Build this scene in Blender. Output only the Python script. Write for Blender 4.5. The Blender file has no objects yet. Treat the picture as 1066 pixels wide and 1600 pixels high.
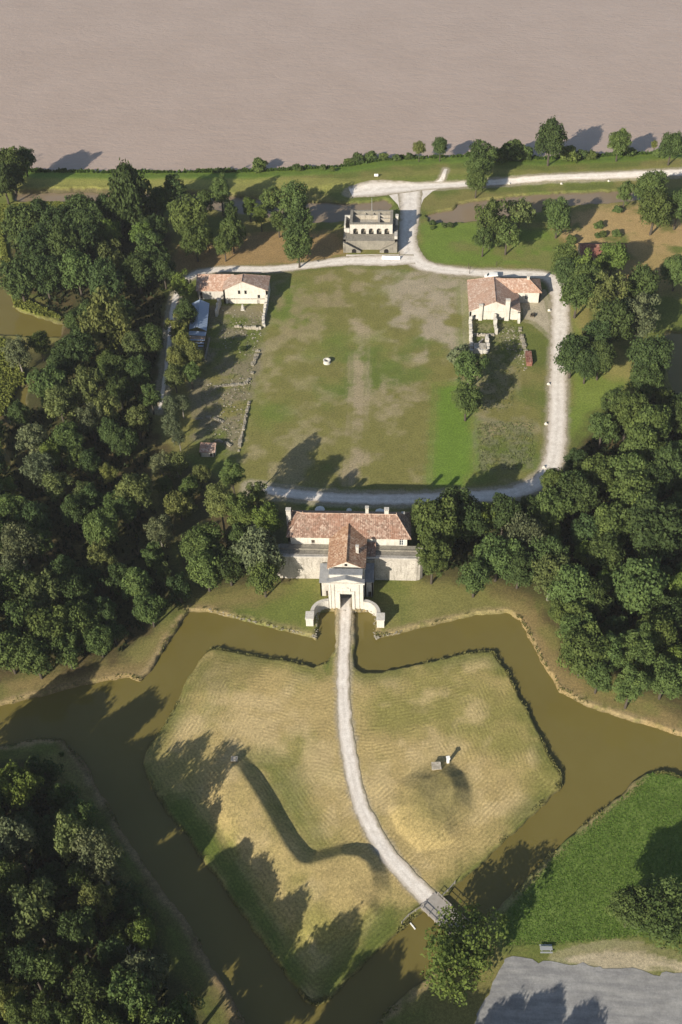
import bpy, bmesh, math, random
import numpy as np
from mathutils import Vector, Matrix, noise as mnoise

SC = bpy.context.scene
COL = SC.collection

# ------------------------------------------------------------------ camera, sky, sun, exposure
CAM_H, FOC = 220.0, 1700.0
PITCH, ROLL, YAW = math.radians(44.6), math.radians(2.0), math.radians(4.2)
hd = np.array([-math.sin(YAW), math.cos(YAW), 0.0]); rt = np.array([math.cos(YAW), math.sin(YAW), 0.0]); zz = np.array([0, 0, 1.0])
FW = hd*math.cos(PITCH) - zz*math.sin(PITCH); CU = hd*math.sin(PITCH) + zz*math.cos(PITCH)
RR = rt*math.cos(ROLL) - CU*math.sin(ROLL); UU = CU*math.cos(ROLL) + rt*math.sin(ROLL)
cam = bpy.data.objects.new('camera', bpy.data.cameras.new('camera')); COL.objects.link(cam)
cam.matrix_world = Matrix(((RR[0], UU[0], -FW[0], 0), (RR[1], UU[1], -FW[1], 0), (RR[2], UU[2], -FW[2], CAM_H), (0, 0, 0, 1)))
cam.data.sensor_fit = 'VERTICAL'; cam.data.sensor_height = 36.0; cam.data.lens = FOC/1600*36
cam.data.clip_start = 1.0; cam.data.clip_end = 8000
SC.camera = cam

SUN_EL, SUN_AZ = math.radians(25.0), math.radians(33.0)      # light travels towards +Y and +X
W = bpy.data.worlds.new('World'); SC.world = W; W.use_nodes = True
nt = W.node_tree; bg = nt.nodes['Background']
sky = nt.nodes.new('ShaderNodeTexSky'); sky.sky_type = 'NISHITA'; sky.sun_disc = False
sky.sun_elevation = SUN_EL; sky.sun_rotation = math.radians(180+33)
nt.links.new(sky.outputs[0], bg.inputs[0]); bg.inputs[1].default_value = 0.075
sl = bpy.data.lights.new('sun', 'SUN'); sl.energy = 4.6; sl.angle = math.radians(0.5); sl.color = (1.0, 0.925, 0.80)
sun = bpy.data.objects.new('sun', sl); COL.objects.link(sun)
dl = Vector((math.sin(SUN_AZ)*math.cos(SUN_EL), math.cos(SUN_AZ)*math.cos(SUN_EL), -math.sin(SUN_EL)))
sun.rotation_euler = dl.to_track_quat('-Z', 'Y').to_euler(); sun.location = (-200, -300, 300)
SC.view_settings.view_transform = 'Standard'; SC.view_settings.look = 'None'
SC.view_settings.exposure = 0.74; SC.view_settings.gamma = 1.0

RNG = random.Random(7); NP = np.random.default_rng(11)

def G(px, py, z=0.0):                       # photograph pixel -> point of the place at height z
    d = FW + RR*((px-533)/FOC) + UU*((800-py)/FOC)
    t = (z-CAM_H)/d[2]
    return Vector((d[0]*t, d[1]*t, z))
def pxm(p):                                 # pixels per metre at a point
    return FOC/float(np.dot(np.array([p[0], p[1], p[2]-CAM_H]), FW))
def GP(pts, z=0.0):
    return [tuple(G(x, y, z)[:2]) for x, y in pts]

# ------------------------------------------------------------------ object helpers
def tag(o, label=None, cat=None, group=None, kind=None):
    if label: o['label'] = label
    if cat: o['category'] = cat
    if group: o['group'] = group
    if kind: o['kind'] = kind
    return o
def thing(name, label, cat, loc=(0, 0, 0), rz=0.0, group=None):
    o = bpy.data.objects.new(name, None); COL.objects.link(o)
    o.empty_display_size = 0.5; o.location = loc; o.rotation_euler = (0, 0, rz)
    return tag(o, label, cat, group)
class MB:
    def __init__(s, org=(0, 0, 0)):
        s.v = []; s.f = []; s.o = Vector(org)
    def add(s, vs, fs):
        b = len(s.v); s.v += [tuple(Vector(v)-s.o) for v in vs]; s.f += [tuple(i+b for i in f) for f in fs]
    def box(s, x0, x1, y0, y1, z0, z1):
        s.hexa([(x0, y0), (x1, y0), (x1, y1), (x0, y1)], z0, z1)
    def hexa(s, q, z0, z1):                 # vertical prism over a ccw quad / polygon
        n = len(q); a = z0 if hasattr(z0, '__len__') else [z0]*n; b = z1 if hasattr(z1, '__len__') else [z1]*n
        vs = [(q[i][0], q[i][1], a[i]) for i in range(n)] + [(q[i][0], q[i][1], b[i]) for i in range(n)]
        fs = [tuple(range(n-1, -1, -1)), tuple(range(n, 2*n))] + [(i, (i+1) % n, n+(i+1) % n, n+i) for i in range(n)]
        s.add(vs, fs)
    def slab(s, pts, th):                   # roof slope of 3 or 4 points with a thickness straight down
        n = len(pts); vs = list(pts) + [(p[0], p[1], p[2]-th) for p in pts]
        fs = [tuple(range(n)), tuple(range(2*n-1, n-1, -1))] + [(i, n+i, n+(i+1) % n, (i+1) % n) for i in range(n)]
        s.add(vs, fs)
    def tube(s, pts, r, n=6, r1=None):
        pts = [Vector(p) for p in pts]; m = len(pts); rings = []
        for i, p in enumerate(pts):
            t = (pts[min(i+1, m-1)]-pts[max(i-1, 0)]).normalized()
            a = t.orthogonal().normalized(); b = t.cross(a)
            rr = r if r1 is None else r+(r1-r)*i/(m-1)
            rings.append([p+a*rr*math.cos(2*math.pi*k/n)+b*rr*math.sin(2*math.pi*k/n) for k in range(n)])
        vs = [v for g in rings for v in g]
        fs = [(i*n+k, i*n+(k+1) % n, (i+1)*n+(k+1) % n, (i+1)*n+k) for i in range(m-1) for k in range(n)]
        fs += [tuple(range(n-1, -1, -1)), tuple((m-1)*n+k for k in range(n))]
        s.add(vs, fs)
    def lathe(s, c, prof, n=20):
        vs = [(c[0]+r*math.cos(2*math.pi*k/n), c[1]+r*math.sin(2*math.pi*k/n), c[2]+z) for r, z in prof for k in range(n)]
        m = len(prof)
        s.add(vs, [(i*n+k, i*n+(k+1) % n, (i+1)*n+(k+1) % n, (i+1)*n+k) for i in range(m-1) for k in range(n)])
    def stone(s, c, sx, sy, sz, rz, rng):   # irregular boulder
        vs = []; fs = []; n = 7
        for j, (rr, z) in enumerate(((.85, 0), (1.0, .35), (.8, .75), (.35, 1.0))):
            for k in range(n):
                a = 2*math.pi*k/n + rz; q = rr*rng.uniform(.75, 1.15)
                vs.append((c[0]+sx*q*math.cos(a), c[1]+sy*q*math.sin(a), c[2]+sz*z*rng.uniform(.9, 1.1)))
        fs = [(j*n+k, j*n+(k+1) % n, (j+1)*n+(k+1) % n, (j+1)*n+k) for j in range(3) for k in range(n)]
        fs += [tuple(3*n+k for k in range(n))]
        s.add(vs, fs)
    def build(s, name, m, parent=None, smooth=False):
        me = bpy.data.meshes.new(name); me.from_pydata(s.v, [], s.f); me.update()
        if m: me.materials.append(m)
        if smooth: me.polygons.foreach_set('use_smooth', [True]*len(me.polygons))
        o = bpy.data.objects.new(name, me); COL.objects.link(o)
        if parent: o.parent = parent
        else: o.location = s.o
        return o
def np_mesh(name, V, Fq, m, parent=None, smooth=False):      # fast quad mesh
    me = bpy.data.meshes.new(name); n = len(Fq)
    me.vertices.add(len(V)); me.vertices.foreach_set('co', np.ascontiguousarray(V, dtype=np.float32).ravel())
    me.loops.add(4*n); me.loops.foreach_set('vertex_index', np.ascontiguousarray(Fq, dtype=np.int32).ravel())
    me.polygons.add(n); me.polygons.foreach_set('loop_start', np.arange(0, 4*n, 4, dtype=np.int32))
    me.polygons.foreach_set('loop_total', np.full(n, 4, dtype=np.int32))
    if smooth: me.polygons.foreach_set('use_smooth', np.ones(n, dtype=bool))
    me.update(calc_edges=True)
    if m: me.materials.append(m)
    o = bpy.data.objects.new(name, me); COL.objects.link(o)
    if parent: o.parent = parent
    return o
def attr(me, name, typ, data, dom='POINT'):
    a = me.attributes.new(name, typ, dom)
    a.data.foreach_set('color' if typ == 'FLOAT_COLOR' else 'value', np.ascontiguousarray(data, dtype=np.float32).ravel())

# ------------------------------------------------------------------ materials
class NT:
    def __init__(s, name):
        s.m = bpy.data.materials.new(name); s.m.use_nodes = True; s.t = s.m.node_tree
        s.b = s.t.nodes['Principled BSDF']; s.b.inputs['Roughness'].default_value = 0.9
        s.b.inputs['Specular IOR Level'].default_value = 0.2
    def n(s, typ, **kw):
        nd = s.t.nodes.new('ShaderNode'+typ)
        for k, v in kw.items():
            if hasattr(nd, k): setattr(nd, k, v)
            else: nd.inputs[k].default_value = v
        return nd
    def l(s, a, b): s.t.links.new(a, b)
    def coord(s, sc=(1, 1, 1), rot=(0, 0, 0)):
        g = s.n('NewGeometry'); mp = s.n('Mapping'); mp.inputs['Scale'].default_value = sc; mp.inputs['Rotation'].default_value = rot
        s.l(g.outputs['Position'], mp.inputs['Vector']); return mp.outputs[0]
    def noise(s, scale, detail=3, rough=.55, vec=None):
        nd = s.n('TexNoise'); nd.inputs['Scale'].default_value = scale; nd.inputs['Detail'].default_value = detail
        nd.inputs['Roughness'].default_value = rough
        s.l(vec if vec is not None else s.coord(), nd.inputs['Vector']); return nd.outputs['Fac']
    def ramp(s, fac, stops):
        r = s.n('ValToRGB'); e = r.color_ramp.elements
        while len(e) < len(stops): e.new(0.5)
        for i, (p, c) in enumerate(stops):
            e[i].position = p; e[i].color = (*c, 1) if len(c) == 3 else c
        s.l(fac, r.inputs[0]); return r.outputs[0]
    def mix(s, a, b, fac, mode='MIX'):
        m = s.n('MixRGB', blend_type=mode)
        for sock, val in ((m.inputs[0], fac), (m.inputs[1], a), (m.inputs[2], b)):
            if isinstance(val, (int, float)): sock.default_value = val if sock.type == 'VALUE' else (val, val, val, 1)
            elif isinstance(val, tuple): sock.default_value = (*val, 1)
            else: s.l(val, sock)
        return m.outputs[0]
    def math(s, op, a, b=0.0):
        m = s.n('Math', operation=op)
        for sock, val in ((m.inputs[0], a), (m.inputs[1], b)):
            if isinstance(val, (int, float)): sock.default_value = val
            else: s.l(val, sock)
        return m.outputs[0]
    def attrn(s, name):
        a = s.n('Attribute'); a.attribute_name = name; return a
    def bump(s, h, strength=.5, dist=.1):
        b = s.n('Bump'); b.inputs['Strength'].default_value = strength; b.inputs['Distance'].default_value = dist
        s.l(h, b.inputs['Height']); s.l(b.outputs[0], s.b.inputs['Normal'])
    def col(s, c):
        if isinstance(c, tuple): s.b.inputs['Base Color'].default_value = (*c, 1)
        else: s.l(c, s.b.inputs['Base Color'])
        return s
def plain(name, c, rough=.8, metal=0.0, var=.15):
    t = NT(name); t.b.inputs['Roughness'].default_value = rough; t.b.inputs['Metallic'].default_value = metal
    f = t.noise(1.3, 4); t.col(t.mix(tuple(x*(1-var) for x in c), tuple(min(1, x*(1+var)) for x in c), f)); return t.m
def stone_mat(name, c, c2, stain, st=.45, joint=True):
    t = NT(name)
    base = t.mix(c, c2, t.ramp(t.noise(.45, 5, .65), [(.35, (0, 0, 0)), (.65, (1, 1, 1))]))
    fine = t.noise(2.6, 4, .7); base = t.mix(base, stain, t.math('MULTIPLY', t.ramp(fine, [(.5, (0, 0, 0)), (.72, (1, 1, 1))]), st))
    streak = t.noise(1.0, 3, .6, t.coord((1.4, 1.4, .18)))
    base = t.mix(base, stain, t.math('MULTIPLY', t.ramp(streak, [(.52, (0, 0, 0)), (.75, (1, 1, 1))]), st))
    h = t.noise(4.0, 4, .7)
    if joint:
        vo = t.n('TexVoronoi', feature='DISTANCE_TO_EDGE'); vo.inputs['Scale'].default_value = 1.0
        t.l(t.coord((1.3, 1.3, 2.4)), vo.inputs['Vector'])
        j = t.ramp(vo.outputs['Distance'], [(0.0, (1, 1, 1)), (.09, (0, 0, 0))])
        base = t.mix(base, stain, t.math('MULTIPLY', j, .35))
    t.col(base); t.bump(h, .5, .08); return t.m
def tile_mat(name, cols, moss=.25, wave=(0, 1)):
    t = NT(name)
    vo = t.n('TexVoronoi'); vo.inputs['Scale'].default_value = 2.3; t.l(t.coord((1, 1, .8)), vo.inputs['Vector'])
    cellv = t.n('SeparateColor'); t.l(vo.outputs['Color'], cellv.inputs[0])
    base = t.ramp(cellv.outputs[0], [(0, cols[0]), (.35, cols[1]), (.7, cols[2]), (1, cols[3])])
    base = t.mix(base, cols[4], t.math('MULTIPLY', t.ramp(t.noise(.22, 3), [(.48, (0, 0, 0)), (.62, (1, 1, 1))]), .55))
    base = t.mix(base, (.10, .085, .065), t.math('MULTIPLY', t.ramp(t.noise(.9, 5, .7), [(.5, (0, 0, 0)), (.75, (1, 1, 1))]), moss*2))
    t.col(base)
    wv = t.n('TexWave', wave_type='BANDS'); wv.bands_direction = 'X' if wave[0] else 'Y'
    wv.inputs['Scale'].default_value = .55; wv.inputs['Distortion'].default_value = .6
    t.l(t.coord(), wv.inputs['Vector'])
    hh = t.mix(wv.outputs['Color'], cellv.outputs[1], .35); t.bump(hh, .6, .12); return t.m

M = {}
M['limestone'] = stone_mat('limestone', (.46, .43, .375), (.55, .52, .465), (.23, .205, .17), .4)
M['ashlar'] = stone_mat('pale_ashlar', (.52, .49, .43), (.60, .57, .51), (.27, .245, .20), .4)
M['revet'] = stone_mat('revetment_stone', (.40, .365, .315), (.53, .49, .43), (.14, .125, .10), .75)
M['render'] = stone_mat('lime_render', (.50, .47, .405), (.60, .57, .50), (.27, .24, .19), .5, False)
M['greystone'] = stone_mat('weathered_grey_stone', (.21, .19, .155), (.29, .265, .215), (.09, .085, .07), .6)
M['rubble'] = stone_mat('rubble_stone', (.33, .29, .23), (.46, .42, .35), (.13, .115, .08), .6)
M['oldrubble'] = stone_mat('old_rubble_stone', (.22, .195, .145), (.36, .325, .26), (.09, .085, .05), .7)
M['slate'] = stone_mat('lead_grey_stone', (.20, .205, .21), (.27, .27, .27), (.13, .13, .13), .5, False)
M['tile_y'] = tile_mat('old_red_tile', [(.165, .10, .072), (.225, .143, .105), (.30, .20, .15), (.40, .305, .24), (.25, .13, .085)], .36, (1, 0))
M['tile_x'] = tile_mat('old_brown_tile', [(.23, .125, .075), (.33, .19, .115), (.42, .27, .175), (.52, .38, .27), (.30, .17, .10)], .14, (0, 1))
M['tile_pink'] = tile_mat('pink_roman_tile', [(.31, .195, .14), (.38, .255, .19), (.44, .315, .24), (.53, .42, .34), (.37, .225, .155)], .2, (0, 1))
M['tile_pinky'] = tile_mat('pink_roman_tile_rows', [(.31, .185, .125), (.38, .24, .175), (.44, .305, .23), (.53, .41, .325), (.38, .21, .135)], .2, (1, 0))
M['brick'] = tile_mat('dark_red_tile', [(.15, .06, .042), (.20, .085, .06), (.24, .115, .085), (.27, .16, .12), (.19, .07, .05)], .3, (1, 0))
M['metal_blue'] = plain('blue_grey_sheet', (.27, .33, .42), .45, .0, .12)
M['metal_strong'] = plain('blue_sheet_edge', (.10, .20, .42), .5, 0, .1)
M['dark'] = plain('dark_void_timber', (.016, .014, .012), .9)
M['glass'] = plain('window_glass', (.035, .045, .055), .12)
M['wood'] = plain('grey_wood', (.33, .30, .265), .85, 0, .25)
M['darkwood'] = plain('dark_wood', (.07, .055, .04), .85, 0, .25)
M['white'] = plain('white_paint', (.78, .77, .73), .5, 0, .05)
M['steel'] = plain('galvanised_steel', (.40, .41, .41), .4, .3, .1)
M['black'] = plain('black_rubber', (.02, .02, .02), .7)
M['canvas'] = plain('white_canvas', (.72, .70, .66), .8, 0, .05)
M['boulder'] = stone_mat('pale_boulder', (.52, .49, .43), (.62, .59, .53), (.3, .28, .24), .4, False)

# ------------------------------------------------------------------ numpy noise and polygon distance
_L = [NP.random((256, 256)) for _ in range(8)]
def vnoise(x, y, sc, seed=0):
    L = _L[seed % 8]; u = x/sc+37.3*seed; v = y/sc+91.7*seed
    i = np.floor(u).astype(int); j = np.floor(v).astype(int); fu = u-i; fv = v-j
    fu = fu*fu*(3-2*fu); fv = fv*fv*(3-2*fv); i0 = i % 256; i1 = (i+1) % 256; j0 = j % 256; j1 = (j+1) % 256
    return (L[i0, j0]*(1-fu)+L[i1, j0]*fu)*(1-fv)+(L[i0, j1]*(1-fu)+L[i1, j1]*fu)*fv
def fbm(x, y, sc, o=4, seed=0):
    s = 0; a = .5; t = 0
    for k in range(o): s = s+a*vnoise(x, y, sc/2**k, seed+k); t += a; a *= .55
    return s/t
def seg_dist(x, y, pts, closed=False):
    d2 = np.full(x.shape, 1e12)
    n = len(pts)
    for i in range(n if closed else n-1):
        ax, ay = pts[i]; bx, by = pts[(i+1) % n]; dx, dy = bx-ax, by-ay
        t = np.clip(((x-ax)*dx+(y-ay)*dy)/(dx*dx+dy*dy+1e-9), 0, 1)
        d2 = np.minimum(d2, (x-ax-t*dx)**2+(y-ay-t*dy)**2)
    return np.sqrt(d2)
def inside(x, y, pts):
    r = np.zeros(x.shape, bool); n = len(pts)
    for i in range(n):
        ax, ay = pts[i]; bx, by = pts[(i+1) % n]
        if ay == by: continue
        c = (ay > y) != (by > y); r ^= c & (x < (bx-ax)*(y-ay)/(by-ay)+ax)
    return r
def sdist(x, y, pts, far=25.0):             # positive inside
    P_ = np.array(pts); x0, y0 = P_.min(0)-far; x1, y1 = P_.max(0)+far
    out = np.full(x.shape, -far); k = (x > x0) & (x < x1) & (y > y0) & (y < y1)
    if k.any():
        d = seg_dist(x[k], y[k], pts, True); out[k] = np.where(inside(x[k], y[k], pts), d, -d)
    return np.maximum(out, -far)
def sst(x, a, b):
    t = np.clip((x-a)/(b-a), 0, 1); return t*t*(3-2*t)
def catmull(pts, n=8):
    p = [np.array(q, float) for q in pts]; p = [2*p[0]-p[1]]+p+[2*p[-1]-p[-2]]; out = []
    for i in range(1, len(p)-2):
        for k in range(n):
            t = k/n
            out.append(.5*(2*p[i]+(p[i+1]-p[i-1])*t+(2*p[i-1]-5*p[i]+4*p[i+1]-p[i+2])*t*t+(3*p[i]-p[i-1]-3*p[i+1]+p[i+2])*t**3))
    out.append(p[-2]); return out

# ------------------------------------------------------------------ outlines taken off the photograph, laid out on the ground
WZ = -0.85                                   # moat water level
ISLAND = GP([(523, 1010), (510, 1033), (490, 1040), (440, 1028), (385, 1020), (345, 1012), (328, 1012), (316, 1022), (290, 1065), (268, 1112), (226, 1178), (221, 1192), (245, 1242), (300, 1317), (350, 1390), (400, 1455), (450, 1528), (478, 1562), (495, 1568), (512, 1560), (540, 1530), (600, 1478), (640, 1440), (663, 1420), (700, 1395), (715, 1375), (760, 1340), (800, 1300), (850, 1252), (876, 1226), (879, 1212), (860, 1180), (840, 1140), (810, 1082), (785, 1035), (772, 1018), (756, 1015), (690, 1028), (640, 1040), (600, 1047), (570, 1050), (556, 1040), (553, 1010)])
CAUSEWAY = GP([(522, 945), (524, 1000), (522, 1030), (555, 1050), (556, 1000), (554, 945)])
MOAT_OUT = GP([(-260, 1130), (-100, 1106), (0, 1100), (60, 1086), (130, 1066), (200, 1056), (218, 1062), (236, 1046), (262, 1000), (296, 954), (325, 952), (380, 968), (440, 982), (488, 993), (494, 996), (497, 952), (584, 955), (587, 997), (592, 995), (640, 984), (700, 968), (760, 955), (798, 957), (815, 968), (830, 1000), (850, 1040), (877, 1078), (920, 1100), (980, 1121), (1066, 1146), (1300, 1200), (1300, 1250), (1066, 1212), (1035, 1203), (1011, 1207), (985, 1222), (963, 1246), (925, 1278), (887, 1311), (854, 1338), (820, 1380), (770, 1425), (735, 1462), (690, 1508), (640, 1550), (600, 1585), (560, 1640), (430, 1680), (385, 1600), (350, 1540), (310, 1470), (270, 1410), (225, 1350), (195, 1300), (165, 1250), (125, 1182), (100, 1154), (60, 1152), (0, 1166), (-100, 1190), (-260, 1230)])
DITCH = GP([(20, 299), (150, 296), (330, 301), (450, 312), (545, 316), (600, 310), (613, 318), (606, 328), (560, 340), (520, 347), (480, 347), (330, 327), (150, 315), (20, 313)])
POND = GP([(668, 335), (683, 328), (708, 326), (716, 317), (748, 312), (783, 307), (843, 301), (963, 296), (1040, 293), (1040, 308), (965, 316), (920, 317), (860, 326), (800, 340), (745, 344), (703, 348), (672, 346)])
LAKES = [GP([(-160, 380), (0, 400), (12, 440), (24, 480), (60, 494), (98, 504), (94, 526), (60, 524), (0, 522), (-160, 520)]),
         GP([(46, 600), (38, 640), (20, 665), (8, 650), (28, 605)]), GP([(-60, 680), (6, 690), (14, 720), (0, 745), (-60, 750)]),
         GP([(1040, 512), (1090, 520), (1110, 600), (1064, 640), (1050, 600), (1036, 560)])]
SHORE = GP([(-300, 268), (-100, 268), (20, 266), (60, 265), (200, 267), (400, 265), (480, 261), (545, 256), (600, 247), (690, 243), (760, 240), (850, 246), (920, 242), (1000, 238), (1066, 234), (1200, 226), (1400, 215)])
RIVERPOLY = SHORE + [(900, 900), (-900, 900)]
MOAT = MOAT_OUT

ROADS = {   # centre line, width in metres at each point
 'dike_road': ([(1150, 268), (1066, 272), (960, 277), (860, 281), (790, 285), (720, 289), (660, 292), (590, 296), (548, 302)], [5.2, 5.2, 5.0, 5, 5, 5, 6.5, 12, 8]),
 'fort_road': ([(640, 293), (641, 318), (640, 345), (636, 375), (645, 402), (672, 418), (740, 426), (835, 429), (862, 437), (874, 462), (875, 530), (872, 600), (870, 680), (864, 722), (846, 750), (800, 770), (715, 777), (640, 780), (540, 779), (460, 772), (395, 762)], [11, 9, 7.5, 8, 8.5, 7, 5.5, 5.5, 6.5, 7, 6.6, 6.2, 6.4, 6.5, 6, 5.5, 5.3, 5.2, 5, 4.4, 3.5]),
 'west_road': ([(648, 405), (600, 407), (540, 408), (480, 415), (420, 421), (350, 421), (306, 428), (284, 447), (271, 480), (262, 560), (250, 640)], [7, 8, 6.5, 5, 4.8, 4.6, 4.2, 3.4, 2.4, 1.8, 1.4]),
 'gate_lane': ([(541, 935), (540, 965), (537, 1020), (536, 1070), (540, 1140), (552, 1215), (570, 1272), (602, 1330), (640, 1374), (674, 1409)], [3.1, 3.2, 3.3, 3.4, 3.6, 3.7, 3.8, 4, 4.1, 4.4]),
 'river_track': ([(640, 294), (685, 286), (697, 268)], [4, 3, 1.5]),
}
ROADW = {k: [tuple(G(x, y)[:2]) for x, y in v[0]] for k, v in ROADS.items()}
PARKING = GP([(792, 1492), (840, 1500), (890, 1505), (960, 1514), (1066, 1520), (1250, 1530), (1250, 1720), (700, 1720), (745, 1590)])

MOUND_A_IN = GP([(340, 1186), (366, 1178), (390, 1184), (415, 1222), (440, 1263), (468, 1312), (484, 1332), (505, 1326), (535, 1318), (570, 1321), (594, 1336), (608, 1362), (613, 1392), (606, 1414)])
MOUND_A_OUT = GP([(606, 1414), (592, 1436), (560, 1455), (500, 1478), (455, 1468), (415, 1412), (360, 1325), (316, 1248), (322, 1205), (340, 1186)])
MOUND_B_IN = GP([(664, 1196), (682, 1186), (705, 1190), (728, 1210), (737, 1236), (737, 1262), (726, 1292)])
MOUND_B_OUT = GP([(726, 1292), (712, 1312), (690, 1326), (655, 1330), (620, 1300), (604, 1262), (620, 1222), (664, 1196)])

def mound(x, y, inn, out, h, wi, wo):
    poly = inn+out[1:]
    P_ = np.array(poly); x0, y0 = P_.min(0)-2; x1, y1 = P_.max(0)+2
    r = np.zeros(x.shape); k = (x > x0) & (x < x1) & (y > y0) & (y < y1)
    if k.any():
        xx, yy = x[k], y[k]; ins = inside(xx, yy, poly)
        di = seg_dist(xx, yy, inn); do = seg_dist(xx, yy, out)
        r[k] = np.where(ins, h*(.75*np.clip(di/wi, 0, 1)+.25*sst(di, 0, wi*1.15))*(1-np.exp(-np.maximum(do, 0)/wo*2.2)), 0)
    return r
def wobble(x, y):
    return (vnoise(x, y, 1.6, 3)-.5)*1.0+(vnoise(x, y, 5, 4)-.5)*1.2
def height(x, y, fields=None):
    x = np.asarray(x, float); y = np.asarray(y, float); wb = wobble(x, y)
    di = sdist(x, y, ISLAND); dc = sdist(x, y, CAUSEWAY); dm = sdist(x, y, MOAT)
    dmo = np.minimum(dm, -np.maximum(di, dc))+wb*.55
    dr = sdist(x, y, RIVERPOLY, 60)
    dp = np.maximum(sdist(x, y, DITCH), sdist(x, y, POND))
    for L in LAKES: dp = np.maximum(dp, sdist(x, y, L))
    dp = dp+wb
    h = np.zeros(x.shape)
    # gentle fall of the fort's glacis towards the moat, the river dike, the parapet mounds on the ravelin
    h += 1.1*sst(dr, -26, -17)*(1-sst(dr, -9, -1))
    h += mound(x, y, MOUND_A_IN, MOUND_A_OUT, 2.7, 3.9, 12)+mound(x, y, MOUND_B_IN, MOUND_B_OUT, 3.6, 4.2, 19)
    h += .5*sst(di, 2, 10)*0
    rough = (fbm(x, y, 9, 3, 2)-.5)*.35*sst(di, 3, 8)
    h += rough*0.6
    h -= 2.6*sst(dmo, -.25, .75)
    h -= 2.0*sst(dp, -.6, 1.2)
    h -= 3.5*sst(dr+wb, -1.0, 2.5)
    if fields is not None: fields.update(di=di, dmo=dmo, dr=dr, dp=dp, dc=dc)
    return h
def hz(x, y):
    return float(height(np.array([x]), np.array([y]))[0])

# ------------------------------------------------------------------ ground sheet
gx = np.concatenate([[-900, -600, -400, -300, -230], np.arange(-185, 140, .5), [170, 230, 300, 400, 600, 900]])
gy = np.concatenate([[-300, -150, -60, 0, 35], np.arange(66, 448, .5), [470, 520, 700]])
GX, GY = np.meshgrid(gx, gy); X = GX.ravel(); Y = GY.ravel()
FL = {}; Z = height(X, Y, FL)
V = np.stack([X, Y, Z], 1); nx, ny = len(gx), len(gy)
ii = (np.arange(ny-1)[:, None]*nx+np.arange(nx-1)[None, :]).ravel()
FQ = np.stack([ii, ii+1, ii+nx+1, ii+nx], 1)

def lerp(a, b, t): return a*(1-t[:, None])+np.array(b)[None, :]*t[:, None]
n1 = fbm(X, Y, 19, 6, 0); n2 = fbm(X, Y, 7, 4, 1); n3 = fbm(X, Y, 2.2, 3, 5); n4 = fbm(X, Y, 45, 3, 6)
def zone(pts, soft=2.0, amt=3.0, z=0.0):     # soft-edged area with a ragged border
    d = sdist(X, Y, GP(pts, z), 20)+(n2-.5)*amt*2
    return sst(d, -soft, soft)
C = np.tile(np.array([[.115, .135, .034]]), (len(X), 1))                      # meadow
C = lerp(C, (.175, .16, .055), sst(n1, .42, .62))
# courtyard
court = zone([(425, 428), (520, 418), (640, 418), (730, 436), (738, 520), (760, 600), (850, 640), (850, 745), (720, 765), (460, 762), (372, 750), (380, 660), (410, 520)], 1.5, .8)
cc = lerp(np.tile(np.array([[.165, .155, .050]]), (len(X), 1)), (.265, .225, .125), sst(n2, .44, .70)*.85)
cc = lerp(cc, (.115, .145, .034), sst(n1, .50, .72))
bare = zone([(600, 425), (725, 435), (735, 480), (730, 530), (680, 560), (630, 520), (585, 470)], 6, 9)
cc = lerp(cc, (.315, .265, .195), bare*sst(n2, .30, .62)*.9)
stp = zone([(548, 500), (574, 500), (572, 640), (572, 762), (540, 762), (548, 640)], 1.6, 1.6)
cc = lerp(cc, (.30, .245, .16), stp*sst(n2, .22, .5)*.9)
cc = lerp(cc, (.255, .21, .14), zone([(540, 600), (580, 590), (660, 600), (660, 640), (540, 640)], 5, 8)*sst(n3, .4, .7)*.6)
grn = zone([(680, 600), (735, 600), (745, 740), (725, 765), (670, 765)], 2.5, 3)
cc = lerp(cc, (.115, .185, .028), grn*.95)
cc = lerp(cc, (.12, .16, .032), zone([(735, 450), (718, 450), (722, 560), (740, 560)], 2, 2)*.7)
cc = lerp(cc, (.13, .165, .034), zone([(590, 425), (420, 440), (400, 560), (385, 680), (440, 690), (470, 560), (600, 540)], 6, 10)*sst(n1, .35, .6)*.55)
cc = lerp(cc, (.23, .19, .10), zone([(440, 432), (520, 425), (560, 440), (520, 500), (440, 520)], 5, 8)*sst(n2, .45, .68)*.8)
C = C*(1-court[:, None])+cc*court[:, None]
# ravelin: mown straw coloured grass
di = FL['di']; rv = sst(di, -.3, .6)
rc = lerp(np.tile(np.array([[.365, .280, .125]]), (len(X), 1)), (.225, .200, .066), sst(n1, .40, .72))
rc = lerp(rc, (.165, .175, .045), zone([(330, 1050), (420, 1060), (520, 1090), (530, 1200), (470, 1240), (400, 1160), (300, 1120)], 5, 7)*sst(n1, .35, .6)*.6)
rc = lerp(rc, (.46, .355, .19), sst(n2, .48, .75)*.7)
rc = lerp(rc, (.10, .115, .026), (1-sst(di, 1.0, 6.0))*.75*sst(n2, .25, .6))
rc = lerp(rc, (.075, .115, .018), zone([(250, 1250), (300, 1240), (440, 1440), (470, 1540), (440, 1520), (330, 1370)], 2, 2)*.8)
rc = lerp(rc, (.08, .11, .02), zone([(600, 1390), (660, 1420), (600, 1478), (520, 1545), (490, 1540), (560, 1470)], 3, 3)*.8)
rc = lerp(rc, (.09, .12, .022), zone([(385, 1182), (450, 1190), (500, 1320), (480, 1328), (430, 1250)], 3, 3)*.65)
rc = lerp(rc, (.085, .115, .022), zone([(495, 1035), (525, 1010), (527, 1060), (505, 1060)], 1.5, 1)*.8)
rc = lerp(rc, (.125, .115, .038), zone([(325, 1018), (420, 1028), (420, 1060), (340, 1075), (300, 1060)], 2, 2)*.5)
rc = lerp(rc, (.175, .155, .058), zone([(650, 1215), (690, 1195), (725, 1225), (728, 1265), (690, 1305), (640, 1290), (630, 1250)], 3, 3)*.7)
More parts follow.
